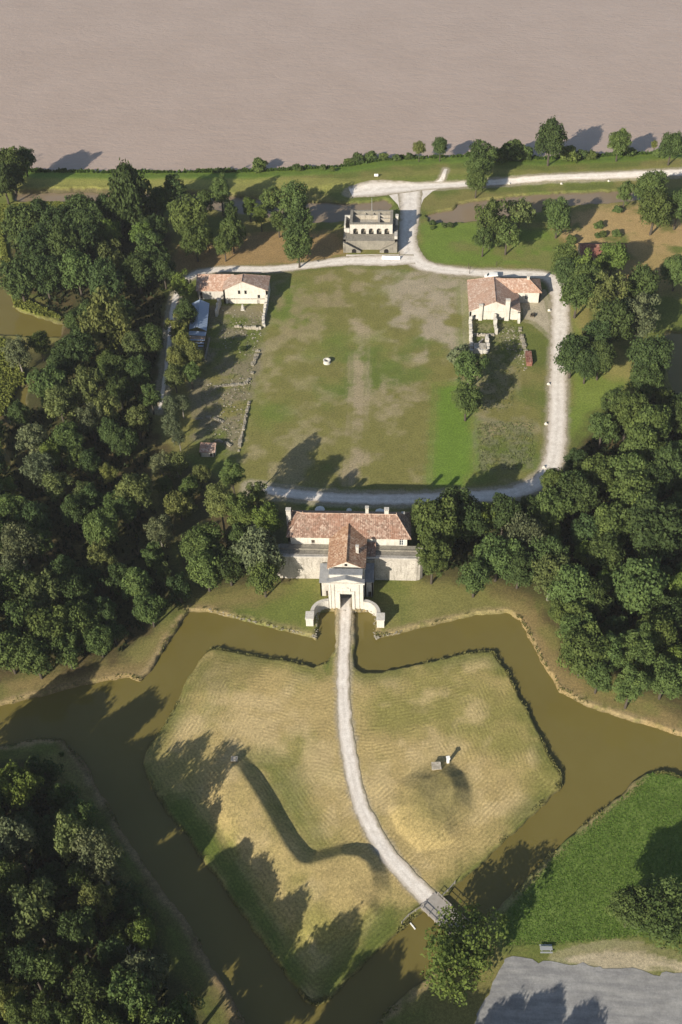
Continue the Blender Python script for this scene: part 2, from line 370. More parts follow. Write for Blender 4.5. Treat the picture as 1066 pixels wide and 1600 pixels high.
rc = lerp(rc, (.30, .235, .115), zone([(330, 1250), (400, 1350), (440, 1430), (470, 1440), (440, 1350), (370, 1230)], 2.5, 3)*.6)
C = C*(1-rv[:, None])+rc*rv[:, None]
# banks of the moat: bare clay lip, then rough grass
dmo = FL['dmo']; out = (1-sst(di, -2, 0))
lip = sst(dmo, -2.4, -.9)*out
C = lerp(C, (.30, .225, .125), lip*.85*sst(n3, .18, .5))
C = lerp(C, (.085, .07, .035), sst(dmo, -.25, .25))
ear = zone([(800, 905), (840, 930), (850, 985), (880, 1050), (960, 1085), (1066, 1115), (1066, 1146), (980, 1122), (920, 1102), (872, 1070), (845, 1030), (825, 985), (770, 925)], 1.5, 2)
C = lerp(C, (.235, .17, .078), ear*.85*sst(n2, .2, .55))
C = lerp(C, (.19, .185, .06), zone([(590, 920), (780, 905), (820, 950), (700, 965), (590, 990)], 3, 2)*.5)
C = lerp(C, (.12, .16, .032), zone([(380, 950), (500, 905), (500, 985), (420, 975)], 4, 4)*.7)
C = lerp(C, (.19, .15, .065), zone([(310, 945), (420, 915), (440, 925), (400, 945), (330, 952)], 2, 2)*.7)
C = lerp(C, (.22, .16, .075), zone([(0, 1060), (120, 1040), (215, 1030), (255, 990), (262, 1000), (220, 1062), (60, 1086), (0, 1100)], 2, 2)*.75)
C = lerp(C, (.15, .10, .055), zone([(90, 1150), (140, 1180), (240, 1345), (350, 1520), (400, 1600), (370, 1600), (200, 1320), (110, 1190)], 2, 2)*.7)
# bare earth under the trees left of the guardhouse, dry slope upper right, dike
drt = zone([(240, 425), (280, 385), (400, 365), (530, 362), (540, 398), (470, 412), (330, 418), (270, 440)], 1.5, 2)
C = lerp(C, (.29, .19, .09), drt*.9)
dry = zone([(880, 345), (960, 318), (1100, 330), (1100, 420), (990, 450), (960, 420), (870, 370)], 3, 4)
C = lerp(C, (.36, .25, .12), dry*.9*sst(n2, .2, .5))
C = lerp(C, (.27, .20, .08), zone([(960, 400), (1066, 390), (1066, 450), (1000, 470), (930, 450)], 3, 4)*.7)
C = lerp(C, (.125, .185, .032), zone([(655, 350), (760, 345), (870, 365), (865, 415), (740, 418), (672, 412), (652, 385)], 2, 2)*.85)
C = lerp(C, (.17, .15, .06), zone([(690, 375), (860, 380), (865, 412), (760, 414)], 3, 4)*.6*sst(n2, .35, .6))
C = lerp(C, (.155, .21, .040), zone([(895, 450), (930, 560), (990, 560), (985, 600), (930, 690), (890, 720)], 2, 2)*.8)
C = lerp(C, (.26, .22, .08), zone([(890, 445), (915, 450), (935, 520), (985, 550), (1010, 600), (950, 590), (905, 540), (893, 500)], 2, 3)*.75)
C = lerp(C, (.25, .245, .07), zone([(0, 275), (0, 295), (560, 300), (560, 285)], 1.5, 1.5)*.85)
dr = FL['dr']; C = lerp(C, (.13, .20, .032), sst(dr, -11, -7)*.85)
C = lerp(C, (.20, .19, .06), sst(dr, -20, -17)*(1-sst(dr, -15, -13))*.6)
C = lerp(C, (.14, .16, .03), zone([(-80, 320), (110, 312), (150, 320), (60, 335), (5, 345), (0, 420), (30, 480), (100, 500), (60, 500), (0, 470), (-80, 400)], 2, 3)*.8)
# lush meadow lower right
lush = zone([(1100, 1205), (1015, 1205), (860, 1340), (770, 1440), (790, 1485), (870, 1482), (1000, 1470), (1100, 1480)], 1.5, 1.5)
C = lerp(C, (.098, .148, .032), lush*.95); C = lerp(C, (.135, .185, .045), lush*sst(n2, .5, .7)*.6)
C = lerp(C, (.40, .335, .24), zone([(865, 1496), (905, 1484), (960, 1474), (1000, 1478), (1066, 1496), (1100, 1500), (1100, 1530), (960, 1524), (890, 1512)], 1.2, 1.6)*.9)
C = lerp(C, (.16, .145, .05), zone([(790, 1475), (880, 1478), (1000, 1466), (1066, 1480), (1066, 1490), (960, 1480), (800, 1495)], .8, 1)*.6)
# forest floor
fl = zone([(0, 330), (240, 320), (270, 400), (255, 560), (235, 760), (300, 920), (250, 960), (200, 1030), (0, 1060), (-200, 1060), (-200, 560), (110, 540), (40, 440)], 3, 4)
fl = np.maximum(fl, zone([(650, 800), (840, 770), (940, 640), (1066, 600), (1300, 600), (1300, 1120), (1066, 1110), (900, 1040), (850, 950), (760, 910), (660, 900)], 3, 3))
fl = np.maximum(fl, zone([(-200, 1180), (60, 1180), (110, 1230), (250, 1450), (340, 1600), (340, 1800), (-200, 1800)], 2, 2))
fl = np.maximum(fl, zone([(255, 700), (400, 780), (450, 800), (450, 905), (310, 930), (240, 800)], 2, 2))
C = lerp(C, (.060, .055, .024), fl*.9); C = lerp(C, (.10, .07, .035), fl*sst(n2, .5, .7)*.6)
# garden rubble ground beside the ruins, dusty yard
C = lerp(C, (.20, .17, .115), zone([(310, 480), (415, 480), (405, 560), (385, 640), (365, 710), (310, 720), (300, 600)], 1.5, 2)*sst(n2, .38, .62)*.85)
C = lerp(C, (.23, .195, .13), zone([(735, 500), (810, 500), (815, 560), (800, 650), (745, 650)], 2, 3)*sst(n3, .35, .65)*.5)
C = lerp(C, (.15, .15, .085), zone([(745, 655), (835, 655), (840, 735), (745, 740)], 1, 1)*sst(n3, .4, .6)*.7)
C = lerp(C, (.40, .345, .27), zone([(812, 470), (850, 455), (862, 500), (862, 530), (835, 505), (815, 500)], 1, 1)*.9)
C = lerp(C, (.33, .28, .21), zone([(733, 436), (724, 440), (726, 500), (732, 560), (738, 560), (736, 500)], .8, .6)*.7)
# worn verges of the roads
for k, p in ROADW.items():
    w = ROADS[k][1]; d = seg_dist(X, Y, [tuple(q) for q in catmull(p, 4)])
    wm = sum(w)/len(w)/2
    C = lerp(C, (.34, .295, .225), (1-sst(d+(n3-.5)*1.6, wm*.9, wm*1.25+.5))*.75)
# damp or silty ground below the water line
C = lerp(C, (.10, .085, .045), np.maximum(sst(FL['dp'], -.4, .4), sst(dr, 0, 2)))
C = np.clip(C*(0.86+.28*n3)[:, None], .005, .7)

gm = NT('ground'); a = gm.attrn('Col')
f1 = gm.noise(1.7, 6, .75); f2 = gm.noise(5.5, 3, .75)
cg = gm.mix(a.outputs['Color'], gm.ramp(f1, [(.28, (.52, .54, .50)), (.5, (1, 1, 1)), (.74, (1.55, 1.5, 1.42))]), 1.0, 'MULTIPLY')
cg = gm.mix(cg, gm.ramp(f2, [(.32, (.58, .61, .56)), (.68, (1.42, 1.39, 1.34))]), .85, 'MULTIPLY')
mo = gm.attrn('mow'); ma = gm.attrn('mowamt')
dist = gm.math('ADD', mo.outputs['Fac'], gm.math('MULTIPLY', gm.noise(.12, 4), 2.6))
wv = gm.math('SINE', gm.math('MULTIPLY', dist, 6.8))
st = gm.math('MULTIPLY', gm.math('MULTIPLY', wv, ma.outputs['Fac']), gm.math('MULTIPLY', gm.ramp(gm.noise(.22, 4, .65), [(.44, (.1, .1, .1)), (.66, (1, 1, 1))]), .19))
cg = gm.mix(cg, gm.mix((1, 1, 1), st, 1.0, 'ADD'), 1.0, 'MULTIPLY')
gm.col(cg); gm.bump(gm.mix(f1, f2, .5), .5, .12)
gm.b.inputs['Specular IOR Level'].default_value = .1
ground = np_mesh('ground', V, FQ, gm.m, smooth=True); tag(ground, kind='structure')
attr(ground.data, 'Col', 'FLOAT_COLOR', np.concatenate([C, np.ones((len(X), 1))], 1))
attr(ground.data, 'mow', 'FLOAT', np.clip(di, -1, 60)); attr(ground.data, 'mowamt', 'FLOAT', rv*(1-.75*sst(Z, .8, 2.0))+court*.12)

# ------------------------------------------------------------------ water
def water_mat(name, c, c2, sc, st, dist, rough, stretch=(1, 1, 1), rot=0):
    t = NT(name); t.b.inputs['Roughness'].default_value = rough; t.b.inputs['IOR'].default_value = 1.33
    t.b.inputs['Specular IOR Level'].default_value = .5
    v = t.coord(stretch, (0, 0, rot))
    big = t.noise(.03, 6, .65); t.col(t.mix(c, c2, t.ramp(big, [(.35, (0, 0, 0)), (.65, (1, 1, 1))])))
    h = t.mix(t.noise(sc, 4, .65, v), t.noise(sc*.27, 3, .6, v), .5); t.bump(h, st, dist); return t.m
def flat_poly(name, pts, z, m):
    bm = bmesh.new(); vs = [bm.verts.new((x, y, z)) for x, y in pts]
    bm.faces.new(vs); bmesh.ops.triangulate(bm, faces=bm.faces[:]); bmesh.ops.recalc_face_normals(bm, faces=bm.faces[:])
    if bm.faces[:][0].normal.z < 0: bmesh.ops.reverse_faces(bm, faces=bm.faces[:])
    me = bpy.data.meshes.new(name); bm.to_mesh(me); bm.free(); me.materials.append(m)
    o = bpy.data.objects.new(name, me); COL.objects.link(o); return tag(o, kind='structure')
mw = water_mat('moat_water', (.134, .108, .028), (.150, .124, .036), 1.2, .10, .06, .10)
dw = water_mat('ditch_water', (.20, .15, .095), (.225, .17, .11), 1.6, .06, .05, .16)
rw = water_mat('river_water', (.338, .258, .208), (.366, .282, .230), .4, .6, .8, .38, (1.0, 1.9, 1), .12)
def grow(pts, r):
    c = [sum(p[0] for p in pts)/len(pts), sum(p[1] for p in pts)/len(pts)]; o = []
    n = len(pts)
    ar = sum(pts[i][0]*pts[(i+1) % n][1]-pts[(i+1) % n][0]*pts[i][1] for i in range(n)); sg = 1 if ar > 0 else -1
    for i in range(n):
        a = Vector(pts[i-1]); b = Vector(pts[i]); d = Vector(pts[(i+1) % n])
        n1_ = Vector(((b-a).y, -(b-a).x)).normalized(); n2_ = Vector(((d-b).y, -(d-b).x)).normalized()
        m_ = (n1_+n2_); m_ = m_.normalized() if m_.length > .2 else n1_
        o.append(tuple(b+m_*sg*r))
    return o
flat_poly('moat_water', grow(MOAT_OUT, 1.5), WZ, mw)
flat_poly('ditch_water', grow(DITCH, 1.6), -.9, dw)
flat_poly('pond_water', grow(POND, 1.6), -.9, dw)
for L in LAKES: flat_poly('pond_water', grow(L, 1.6), -.9, mw)
RV = [(x, y-2.0) for x, y in SHORE]
flat_poly('river', [(-4000, RV[0][1]-1)]+RV+[(4000, RV[-1][1]), (4000, 6000), (-4000, 6000)], -1.6, rw)

# ------------------------------------------------------------------ roads
def gravel(name, c, c2):
    t = NT(name); e = t.attrn('edge')
    f = t.noise(.5, 5, .7); g = t.noise(3.5, 4, .7)
    b = t.mix(c, c2, t.ramp(f, [(.35, (0, 0, 0)), (.65, (1, 1, 1))]))
    b = t.mix(b, t.ramp(g, [(.3, (.78, .77, .75)), (.7, (1.2, 1.2, 1.2))]), .8, 'MULTIPLY')
    b = t.mix(b, t.ramp(t.math('ADD', e.outputs['Fac'], t.math('MULTIPLY', t.math('SUBTRACT', t.noise(.25, 3), .5), .5)), [(.0, (.97, .96, .95)), (.22, (1.06, 1.06, 1.06)), (.5, (1.04, 1.03, 1.02)), (.68, (.86, .83, .79)), (1, (.8, .76, .7))]), 1.0, 'MULTIPLY')
    k = t.math('ADD', e.outputs['Fac'], t.math('MULTIPLY', t.math('SUBTRACT', f, .5), 1.3))
    b = t.mix(b, (.20, .17, .095), t.math('MULTIPLY', t.ramp(k, [(.72, (0, 0, 0)), (.98, (1, 1, 1))]), .75))
    t.col(b); t.bump(g, .5, .06); return t.m
gr = gravel('pale_gravel', (.58, .525, .46), (.72, .67, .605))
def ribbon(name, pts, widths, zoff, m, n=12, cols=9):
    c = catmull([(*p, w) for p, w in zip(pts, widths)], n); V_ = []; E_ = []
    for i, q in enumerate(c):
        t = c[min(i+1, len(c)-1)]-c[max(i-1, 0)]; t = t[:2]/np.linalg.norm(t[:2]); nn = np.array([-t[1], t[0]])
        jl = (mnoise.noise(Vector((q[0]*.35, q[1]*.35, 1)))*.4); jr = (mnoise.noise(Vector((q[0]*.35, q[1]*.35, 9)))*.4)
        for k in range(cols):
            u = k/(cols-1)*2-1; w = q[2]/2+(jl if u < 0 else jr)
            V_.append((q[0]+nn[0]*u*w, q[1]+nn[1]*u*w)); E_.append(abs(u))
    A = np.array(V_); h = height(A[:, 0], A[:, 1])
    VV = np.column_stack([A, h+zoff]); r = len(c)
    F_ = [(i*cols+k, (i+1)*cols+k, (i+1)*cols+k+1, i*cols+k+1)[::-1] for i in range(r-1) for k in range(cols-1)]
    o = np_mesh(name, VV, np.array(F_), m, smooth=True); attr(o.data, 'edge', 'FLOAT', E_); return tag(o, kind='structure')
for j, (k, v) in enumerate(ROADS.items()):
    ribbon(k, ROADW[k], v[1], .14 if k == 'dike_road' else .05+.012*j, gr)
am = NT('grey_asphalt'); f = am.noise(.35, 5, .7); g = am.noise(2.5, 4, .7)
wvv = am.noise(1.0, 4, .6, am.coord((.12, .7, 1), (0, 0, -.25)))
ac = am.mix((.20, .196, .19), (.262, .257, .248), am.ramp(f, [(.35, (0, 0, 0)), (.65, (1, 1, 1))]))
ac = am.mix(ac, am.ramp(wvv, [(.4, (.85, .85, .86)), (.62, (1.25, 1.24, 1.2))]), .8, 'MULTIPLY')
am.col(am.mix(ac, am.ramp(g, [(.3, (.82, .82, .82)), (.7, (1.18, 1.18, 1.18))]), .8, 'MULTIPLY')); am.bump(g, .4, .04)
pw = GP([(600, 292), (694, 292), (676, 299), (662, 311), (655, 328), (650, 350), (632, 350), (622, 320), (606, 303)]); flat_poly('gravel_plaza', pw, .035, gr)
ap = GP([(541, 398), (628, 397), (640, 404), (600, 409), (540, 410)]); flat_poly('gravel_apron', ap, .03, gr)
pk = []
for i, p in enumerate(PARKING):
    q = PARKING[(i+1) % len(PARKING)]; n = max(1, int(math.dist(p, q)/1.2))
    for k in range(n):
        x, y = p[0]+(q[0]-p[0])*k/n, p[1]+(q[1]-p[1])*k/n
        pk.append((x+mnoise.noise(Vector((x*.35, y*.35, 3)))*1.3, y+mnoise.noise(Vector((x*.35, y*.35, 7)))*1.5+mnoise.noise(Vector((x*1.3, y*1.3, 7)))*.4))
flat_poly('car_park', pk, .06, am.m)
# ------------------------------------------------------------------ building helpers
def wall(mb, p0, p1, z0, z1, th, openings=(), top=None):
    """wall from p0 to p1 (outer face on the right of the direction), real openings (u0,u1,v0,v1)"""
    p0 = Vector((*p0, 0)); p1 = Vector((*p1, 0)); L = (p1-p0).length; t = (p1-p0)/L; n = Vector((t.y, -t.x, 0))
    us = sorted({0.0, L, *[u for o in openings for u in o[:2]]}); vs = sorted({z0, z1, *[v for o in openings for v in o[2:]]})
    def pt(u, v, d): q = p0+t*u-n*d; return (q.x, q.y, v)
    op = lambda i, j: any(o[0]-1e-6 <= us[i] and us[i+1] <= o[1]+1e-6 and o[2]-1e-6 <= vs[j] and vs[j+1] <= o[3]+1e-6 for o in openings)
    for i in range(len(us)-1):
        for j in range(len(vs)-1):
            if op(i, j): continue
            u0, u1, v0, v1 = us[i], us[i+1], vs[j], vs[j+1]
            mb.add([pt(u0, v0, 0), pt(u1, v0, 0), pt(u1, v1, 0), pt(u0, v1, 0)], [(0, 1, 2, 3)])
            mb.add([pt(u0, v0, th), pt(u1, v0, th), pt(u1, v1, th), pt(u0, v1, th)], [(3, 2, 1, 0)])
    for o in openings:
        u0, u1, v0, v1 = o
        for a, b in (((u0, v0), (u0, v1)), ((u0, v1), (u1, v1)), ((u1, v1), (u1, v0)), ((u1, v0), (u0, v0))):
            mb.add([pt(*a, 0), pt(*b, 0), pt(*b, th), pt(*a, th)], [(0, 1, 2, 3)])
    for a, b in (((0, z0), (0, z1)), ((0, z1), (L, z1)), ((L, z1), (L, z0))):
        mb.add([pt(*a, 0), pt(*b, 0), pt(*b, th), pt(*a, th)], [(0, 1, 2, 3)])
def opening_fill(root, org, p0, p1, o, kind, depth=.22, m=None):
    """window or door set back inside an opening: frame with a pane, or planks"""
    p0 = Vector((*p0, 0)); p1 = Vector((*p1, 0)); t = (p1-p0).normalized(); n = Vector((t.y, -t.x, 0)); u0, u1, v0, v1 = o
    def bx(mb, a0, a1, b0, b1, d0, d1):
        q = [p0+t*a0-n*d0, p0+t*a1-n*d0, p0+t*a1-n*d1, p0+t*a0-n*d1]; mb.hexa([(c.x, c.y) for c in q], b0, b1)
    if kind == 'window':
        f = MB(org); w = .09
        bx(f, u0, u0+w, v0, v1, depth, depth+.1); bx(f, u1-w, u1, v0, v1, depth, depth+.1)
        bx(f, u0+w, u1-w, v0, v0+w, depth, depth+.1); bx(f, u0+w, u1-w, v1-w, v1, depth, depth+.1)
        bx(f, (u0+u1)/2-.04, (u0+u1)/2+.04, v0+w, v1-w, depth, depth+.1)
        for k in (1, 2): z = v0+(v1-v0)*k/3; bx(f, u0+w, u1-w, z-.03, z+.03, depth+.01, depth+.09)
        fo = f.build('window', m or M['white'], root)
        g = MB(); bx(g, u0+w, u1-w, v0+w, v1-w, depth+.04, depth+.06); g.v = [tuple(Vector(v)-Vector(org)) for v in g.v]; g.o = Vector()
        g.build('pane', M['glass'], fo)
    else:
        d = MB(org); nb = max(2, int((u1-u0)/.3))
        for k in range(nb):
            a = u0+(u1-u0)*k/nb; bx(d, a+.01, a+(u1-u0)/nb-.01, v0, v1, depth, depth+.08)
        bx(d, u0, u1, v0+(v1-v0)*.25, v0+(v1-v0)*.3, depth-.04, depth-.003); bx(d, u0, u1, v0+(v1-v0)*.75, v0+(v1-v0)*.8, depth-.04, depth-.003)
        d.build('door' if kind == 'door' else 'shutter', m or M['darkwood'], root)
def chimney(root, org, x, y, z0, z1, w, d, m=None, name='chimney'):
    c = MB(org); c.box(x-w/2, x+w/2, y-d/2, y+d/2, z0, z1-.55)
    for sx in (-1, 1): c.box(x+sx*(w/2-.09)-.09, x+sx*(w/2-.09)+.09, y-d/2+.01, y+d/2-.01, z1-.55, z1-.14)
    c.box(x-.07, x+.07, y-d/2+.03, y+d/2-.03, z1-.55, z1-.14)
    c.box(x-w/2-.08, x+w/2+.08, y-d/2-.08, y+d/2+.08, z1-.14, z1)
    return c.build(name, m or M['limestone'], root)
def ridge_caps(mb, a, b, r=.17):
    a = Vector(a); b = Vector(b); n = max(2, int((b-a).length/.5))
    for k in range(n):
        p = a+(b-a)*k/n; q = a+(b-a)*(k+1)/n; mb.tube([p, q], r, 6, r*.85)
def ragged(mb, pts, th, zs, rng, base=0.0, step=.8):
    """broken masonry wall along a line; zs = heights at the points"""
    for i in range(len(pts)-1):
        a = Vector((*pts[i], 0)); b = Vector((*pts[i+1], 0)); L = (b-a).length; n = max(1, int(L/step)); t = (b-a)/L; nn = Vector((-t.y, t.x, 0))
        for k in range(n):
            u0, u1 = k/n, (k+1)/n; h = zs[i]+(zs[i+1]-zs[i])*(u0+u1)/2; h *= rng.uniform(.55, 1.15)
            if h < .75 and rng.random() < .22: continue
            p = a+(b-a)*(u0+.004); q = a+(b-a)*(u1-.004); w = th/2*rng.uniform(.65, 1.2); nn2 = nn*rng.uniform(-.12, .12); p = p+nn2; q = q+nn2
            zt = [base+h*rng.uniform(.9, 1.08) for _ in range(4)]
            mb.hexa([(p-nn*w)[:2], (q-nn*w)[:2], (q+nn*w)[:2], (p+nn*w)[:2]], base-.3, zt)
            if rng.random() < .6: c = p+(q-p)*rng.random(); mb.stone((c.x, c.y, base+h*.9), .28, .25, .3, rng.random()*3, rng)

# ================================================================== the gatehouse
gx0 = -13.2
O = (gx0, 200.0, 0.0)
gate = thing('gatehouse', 'large cream stone gatehouse with red tiled wings and pedimented gateway at the lane end', 'gatehouse', O)
rv_ = MB(O)                                             # revetment and terrace
wall(rv_, (-31.5, 196.6), (-17.75, 196.6), -.5, 8.5, 1.2); rw_ = MB(O); wall(rw_, (-8.35, 196.6), (5.2, 196.6), -.5, 8.5, 1.2)
rw_.hexa([(5.2, 196.6), (6.2, 196.9), (6.9, 197.7), (7.1, 201.2), (5.2, 201.2)], -.5, 8.5)
rv_.hexa([(-32.5, 197.2), (-31.5, 196.6), (-31.5, 201.2), (-32.7, 201.2)], -.5, 8.5)
rv_.build('revetment', M['revet'], gate); rw_.build('revetment', M['revet'], gate)
for x0, x1 in ((-31.6, -17.75), (-8.35, 5.2)): cp = MB(O); cp.box(x0, x1, 196.45, 196.95, 8.5, 8.72); cp.build('coping', M['limestone'], gate)
for x0, x1 in ((-31.5, -17.75), (-8.35, 5.2)):
    tr = MB(O); tr.box(x0, x1, 197.8, 199.35, 8.0, 8.35); tr.box(x0, x1, 199.4, 201.2, 8.0, 8.75); tr.box(x0, x1, 199.32, 199.5, 8.75, 8.92)
    tr.build('terrace', M['greystone'], gate)
# wings
WX0, WX1, WY0, WY1, WE, WR = -29.2, 3.2, 201.25, 210.6, 11.75, 15.8
wm_ = MB(O)
opL = [(6.2, 7.1, 8.75, 10.3)]; opR = [(8.9, 10.0, 8.8, 11.4)]
wall(wm_, (WX0, WY0), (-17.75, WY0), -.4, WE, .6, opL); wall(wm_, (-8.35, WY0), (WX1, WY0), -.4, WE, .6, opR)
wall(wm_, (WX1, WY0), (WX1, WY1), -.4, WE, .6, [(2, 3, 9, 11), (6, 7, 9, 11)])
bk = [(3+4.6*k, 4.1+4.6*k, 1, 3.4) for k in range(6)]+[(3+4.6*k, 4.1+4.6*k, 6.5, 8.6) for k in range(6)]
wall(wm_, (WX1, WY1), (WX0, WY1), -.4, WE, .6, bk); wall(wm_, (WX0, WY1), (WX0, WY0), -.4, WE, .6)
wm_.build('wall', M['render'], gate)
for x0, x1 in ((WX0, -17.75), (-8.35, .5)): bd = MB(O); bd.box(x0, x1, WY0-.05, WY0+.02, 9.1, 9.22); bd.build('string_course', M['limestone'], gate)
opening_fill(gate, O, (WX0, WY0), (-17.75, WY0), opL[0], 'door', .25)
opening_fill(gate, O, (-8.35, WY0), (WX1, WY0), opR[0], 'window', .12)
for o in bk: opening_fill(gate, O, (WX1, WY1), (WX0, WY1), o, 'window')
ro = MB(O); e = .45
a0, a1, a2, a3 = (WX0-e, WY0-e, WE), (WX1+e, WY0-e, WE), (WX1+e, WY1+e, WE), (WX0-e, WY1+e, WE)
r0, r1 = (-25.4, 205.9, WR), (-.35, 205.9, WR)
ro.slab([a0, a1, r1, r0], .22); ro.slab([a2, a3, r0, r1], .22); ro.slab([a1, a2, r1], .22); ro.slab([a3, a0, r0], .22)
wr_ = ro.build('roof', M['tile_y'], gate)
rc_ = MB(O); ridge_caps(rc_, (r0[0], r0[1], WR), (r1[0], r1[1], WR))
for c_, r_ in ((a0, r0), (a1, r1), (a2, r1), (a3, r0)): ridge_caps(rc_, c_, r_, .14)
rc_.tube([(r0[0], r0[1], WR), (r0[0], r0[1], WR+.7)], .14, 8, .03); rc_.tube([(r1[0], r1[1], WR), (r1[0], r1[1], WR+.7)], .14, 8, .03)
x_ = rc_.build('ridge_tile', M['tile_pink'], gate)
for (x, y, z0, z1, w, d) in ((-29.3, 206.6, 9, 16.6, 1.25, 1.0), (-8.2, 206.4, 14, 18.0, .85, .8), (-3.0, 206.3, 14, 17.6, 1.15, .9), (1.4, 208.2, 10, 14.3, .7, .7)):
    chimney(gate, O, x, y, z0, z1, w, d)
# central tower over the passage
TX0, TX1, TY0, TE, TR = -17.7, -8.45, 190.3, 11.6, 14.0
tw = MB(O)
wall(tw, (TX0, TY0), (TX1, TY0), 11.0, TE, .5)
wall(tw, (TX1, TY0), (TX1, 201.0), -.4, TE, .5); wall(tw, (TX0, 201.0), (TX0, TY0), -.4, TE, .5)
tw.add([(TX0, TY0, TE), (TX1, TY0, TE), ((TX0+TX1)/2, TY0, TR), (TX0, TY0+.5, TE), (TX1, TY0+.5, TE), ((TX0+TX1)/2, TY0+.5, TR)], [(0, 1, 2), (5, 4, 3), (0, 2, 5, 3), (1, 4, 5, 2)])
tw.build('tower_wall', M['render'], gate)
lv = MB(O); lv.box(gx0-.35, gx0+.35, TY0-.06, TY0-.004, 12.2, 13.0); lv.build('vent', M['dark'], gate)
tr_ = MB(O); xm = (TX0+TX1)/2; e = .4
back = 203.6
tr_.slab([(TX0-e, TY0-e, TE), (xm, TY0-e, TR+.25), (xm, back, TR+.25), (TX0-e, back-1.9, TE)][::-1], .2)
tr_.slab([(xm, TY0-e, TR+.25), (TX1+e, TY0-e, TE), (TX1+e, back-1.9, TE), (xm, back, TR+.25)][::-1], .2)
tr_.build('tower_roof', M['tile_x'], gate)
tc = MB(O); ridge_caps(tc, (xm, TY0-e, TR+.27), (xm, back, TR+.27)); tc.build('ridge_tile', M['tile_x'], gate)
cn = MB(O)
for s_ in (-1, 1): cn.slab([(xm, TY0-.3, TR-.02), (xm+s_*4.75, TY0-.3, TE-.2), (xm+s_*4.75, TY0, TE-.2), (xm, TY0, TR-.02)][::s_], .28)
cn.build('gable_moulding', M['ashlar'], gate)
chimney(gate, O, -10.4, 194.6, 12.2, 15.4, .75, .6)
# gateway front block with pediment
FX0, FX1, FY0, FY1 = -17.7, -8.6, 186.4, 189.2
fr = MB(O); dr_ = [(3.0, 6.1, -.4, 5.6)]
wall(fr, (FX0, FY0), (FX1, FY0), -.4, 10.0, 1.4, dr_); fr.box(FX0, FX0+1.4, FY0+1.42, FY1, -.4, 10.0); fr.box(FX1-1.4, FX1, FY0+1.42, FY1, -.4, 10.0)
fr.box(FX0+.35, FX1-.35, FY0+1.0, FY1, 10.02, 12.0)
fr.build('gateway_wall', M['ashlar'], gate)
pv = MB(O); pv.box(FX0+1.4, FX1-1.4, FY0+1.45, FY1+5, -.3, .03); pv.build('passage_floor', M['rubble'], gate)
ps = MB(O); ps.box(FX0+1.4, FX1-1.4, FY1+4.8, FY1+5.0, .05, 9.9); ps.build('passage_wall', M['darkwood'], gate)
ar = MB(O); ar.box(FX0+.2, FX1-.2, FY0+.85, FY1+.1, 12.02, 12.3); ar.build('attic_roof', M['slate'], gate)
co = MB(O); co.box(FX0-.35, FX1+.35, FY0-.4, FY0+.95, 9.75, 10.2)
co.build('cornice', M['ashlar'], gate)
pd = MB(O); px0, px1 = FX0-.2, FX1+.2; pxm_ = (px0+px1)/2
pd.add([(px0, FY0-.02, 10.21), (px1, FY0-.02, 10.21), (pxm_, FY0-.02, 11.6), (px0, FY0+.9, 10.21), (px1, FY0+.9, 10.21), (pxm_, FY0+.9, 11.6)], [(0, 1, 2), (5, 4, 3), (0, 2, 5, 3), (1, 4, 5, 2)])
pd.build('pediment', M['ashlar'], gate)
pr = MB(O)
for s_ in (-1, 1): pr.slab([(pxm_, FY0-.42, 11.98), (pxm_+s_*4.95, FY0-.42, 10.5), (pxm_+s_*4.95, FY0+.98, 10.5), (pxm_, FY0+.98, 11.98)][::s_], .26)
pr.build('pediment_roof', M['slate'], gate)
dm_ = MB(O)
for x0, x1 in ((FX0+2.3, FX0+2.95), (FX0+6.15, FX0+6.8)): dm_.box(x0, x1, FY0-.28, FY0-.004, -.4, 6.2)
dm_.box(FX0+2.3, FX0+6.8, FY0-.3, FY0-.004, 6.22, 6.9); dm_.box(FX0+3.4, FX0+5.7, FY0-.22, FY0-.004, 6.92, 7.9); dm_.box(FX0+4.0, FX0+5.1, FY0-.2, FY0-.004, 7.92, 8.5)
dm_.build('door_surround', M['ashlar'], gate)
for x0 in (FX0+.05, FX0+.95, FX1-1.65, FX1-.65): pl = MB(O); pl.box(x0, x0+.6, FY0-.18, FY0-.004, -.4, 9.72); pl.build('pilaster', M['ashlar'], gate)
# side pavilions, curved wing walls with end piers
for s_, x0, x1, zt in ((-1, -20.2, -17.75, 5.6), (1, -8.4, -6.2, 6.1)):
    p_ = MB(O); o_ = [(.9, 1.7, -.2, 2.1)] if s_ > 0 else [(1.5, 2.2, -.2, 2.1)]
    wall(p_, (x0, 190.5), (x1, 190.5), -.4, zt, .4, o_); wall(p_, (x1, 190.5), (x1, 195.8), -.4, zt, .4); wall(p_, (x0, 195.8), (x0, 190.5), -.4, zt, .4)
    pw = p_.build('side_pavilion', M['limestone'], gate)
    q_ = MB(O); q_.slab([(x0-.2, 190.3, zt), (x1+.2, 190.3, zt), (x1+.2, 195.9, zt+1.4), (x0-.2, 195.9, zt+1.4)], .2); q_.build('pavilion_roof', M['slate'], gate)
    opening_fill(gate, O, (x0, 190.5), (x1, 190.5), o_[0], 'door', .2)
lk = MB(O); lk.box(-8.4, -5.95, 196.0, 199.6, -.4, 8.4); lk.build('link_block', M['greystone'], gate)
lr = MB(O); lr.slab([(-8.42, 197.0, 8.5), (-5.7, 197.0, 8.5), (-5.7, 200.9, 10.2), (-8.42, 200.9, 10.2)], .2); lr.build('link_roof', M['tile_y'], gate)
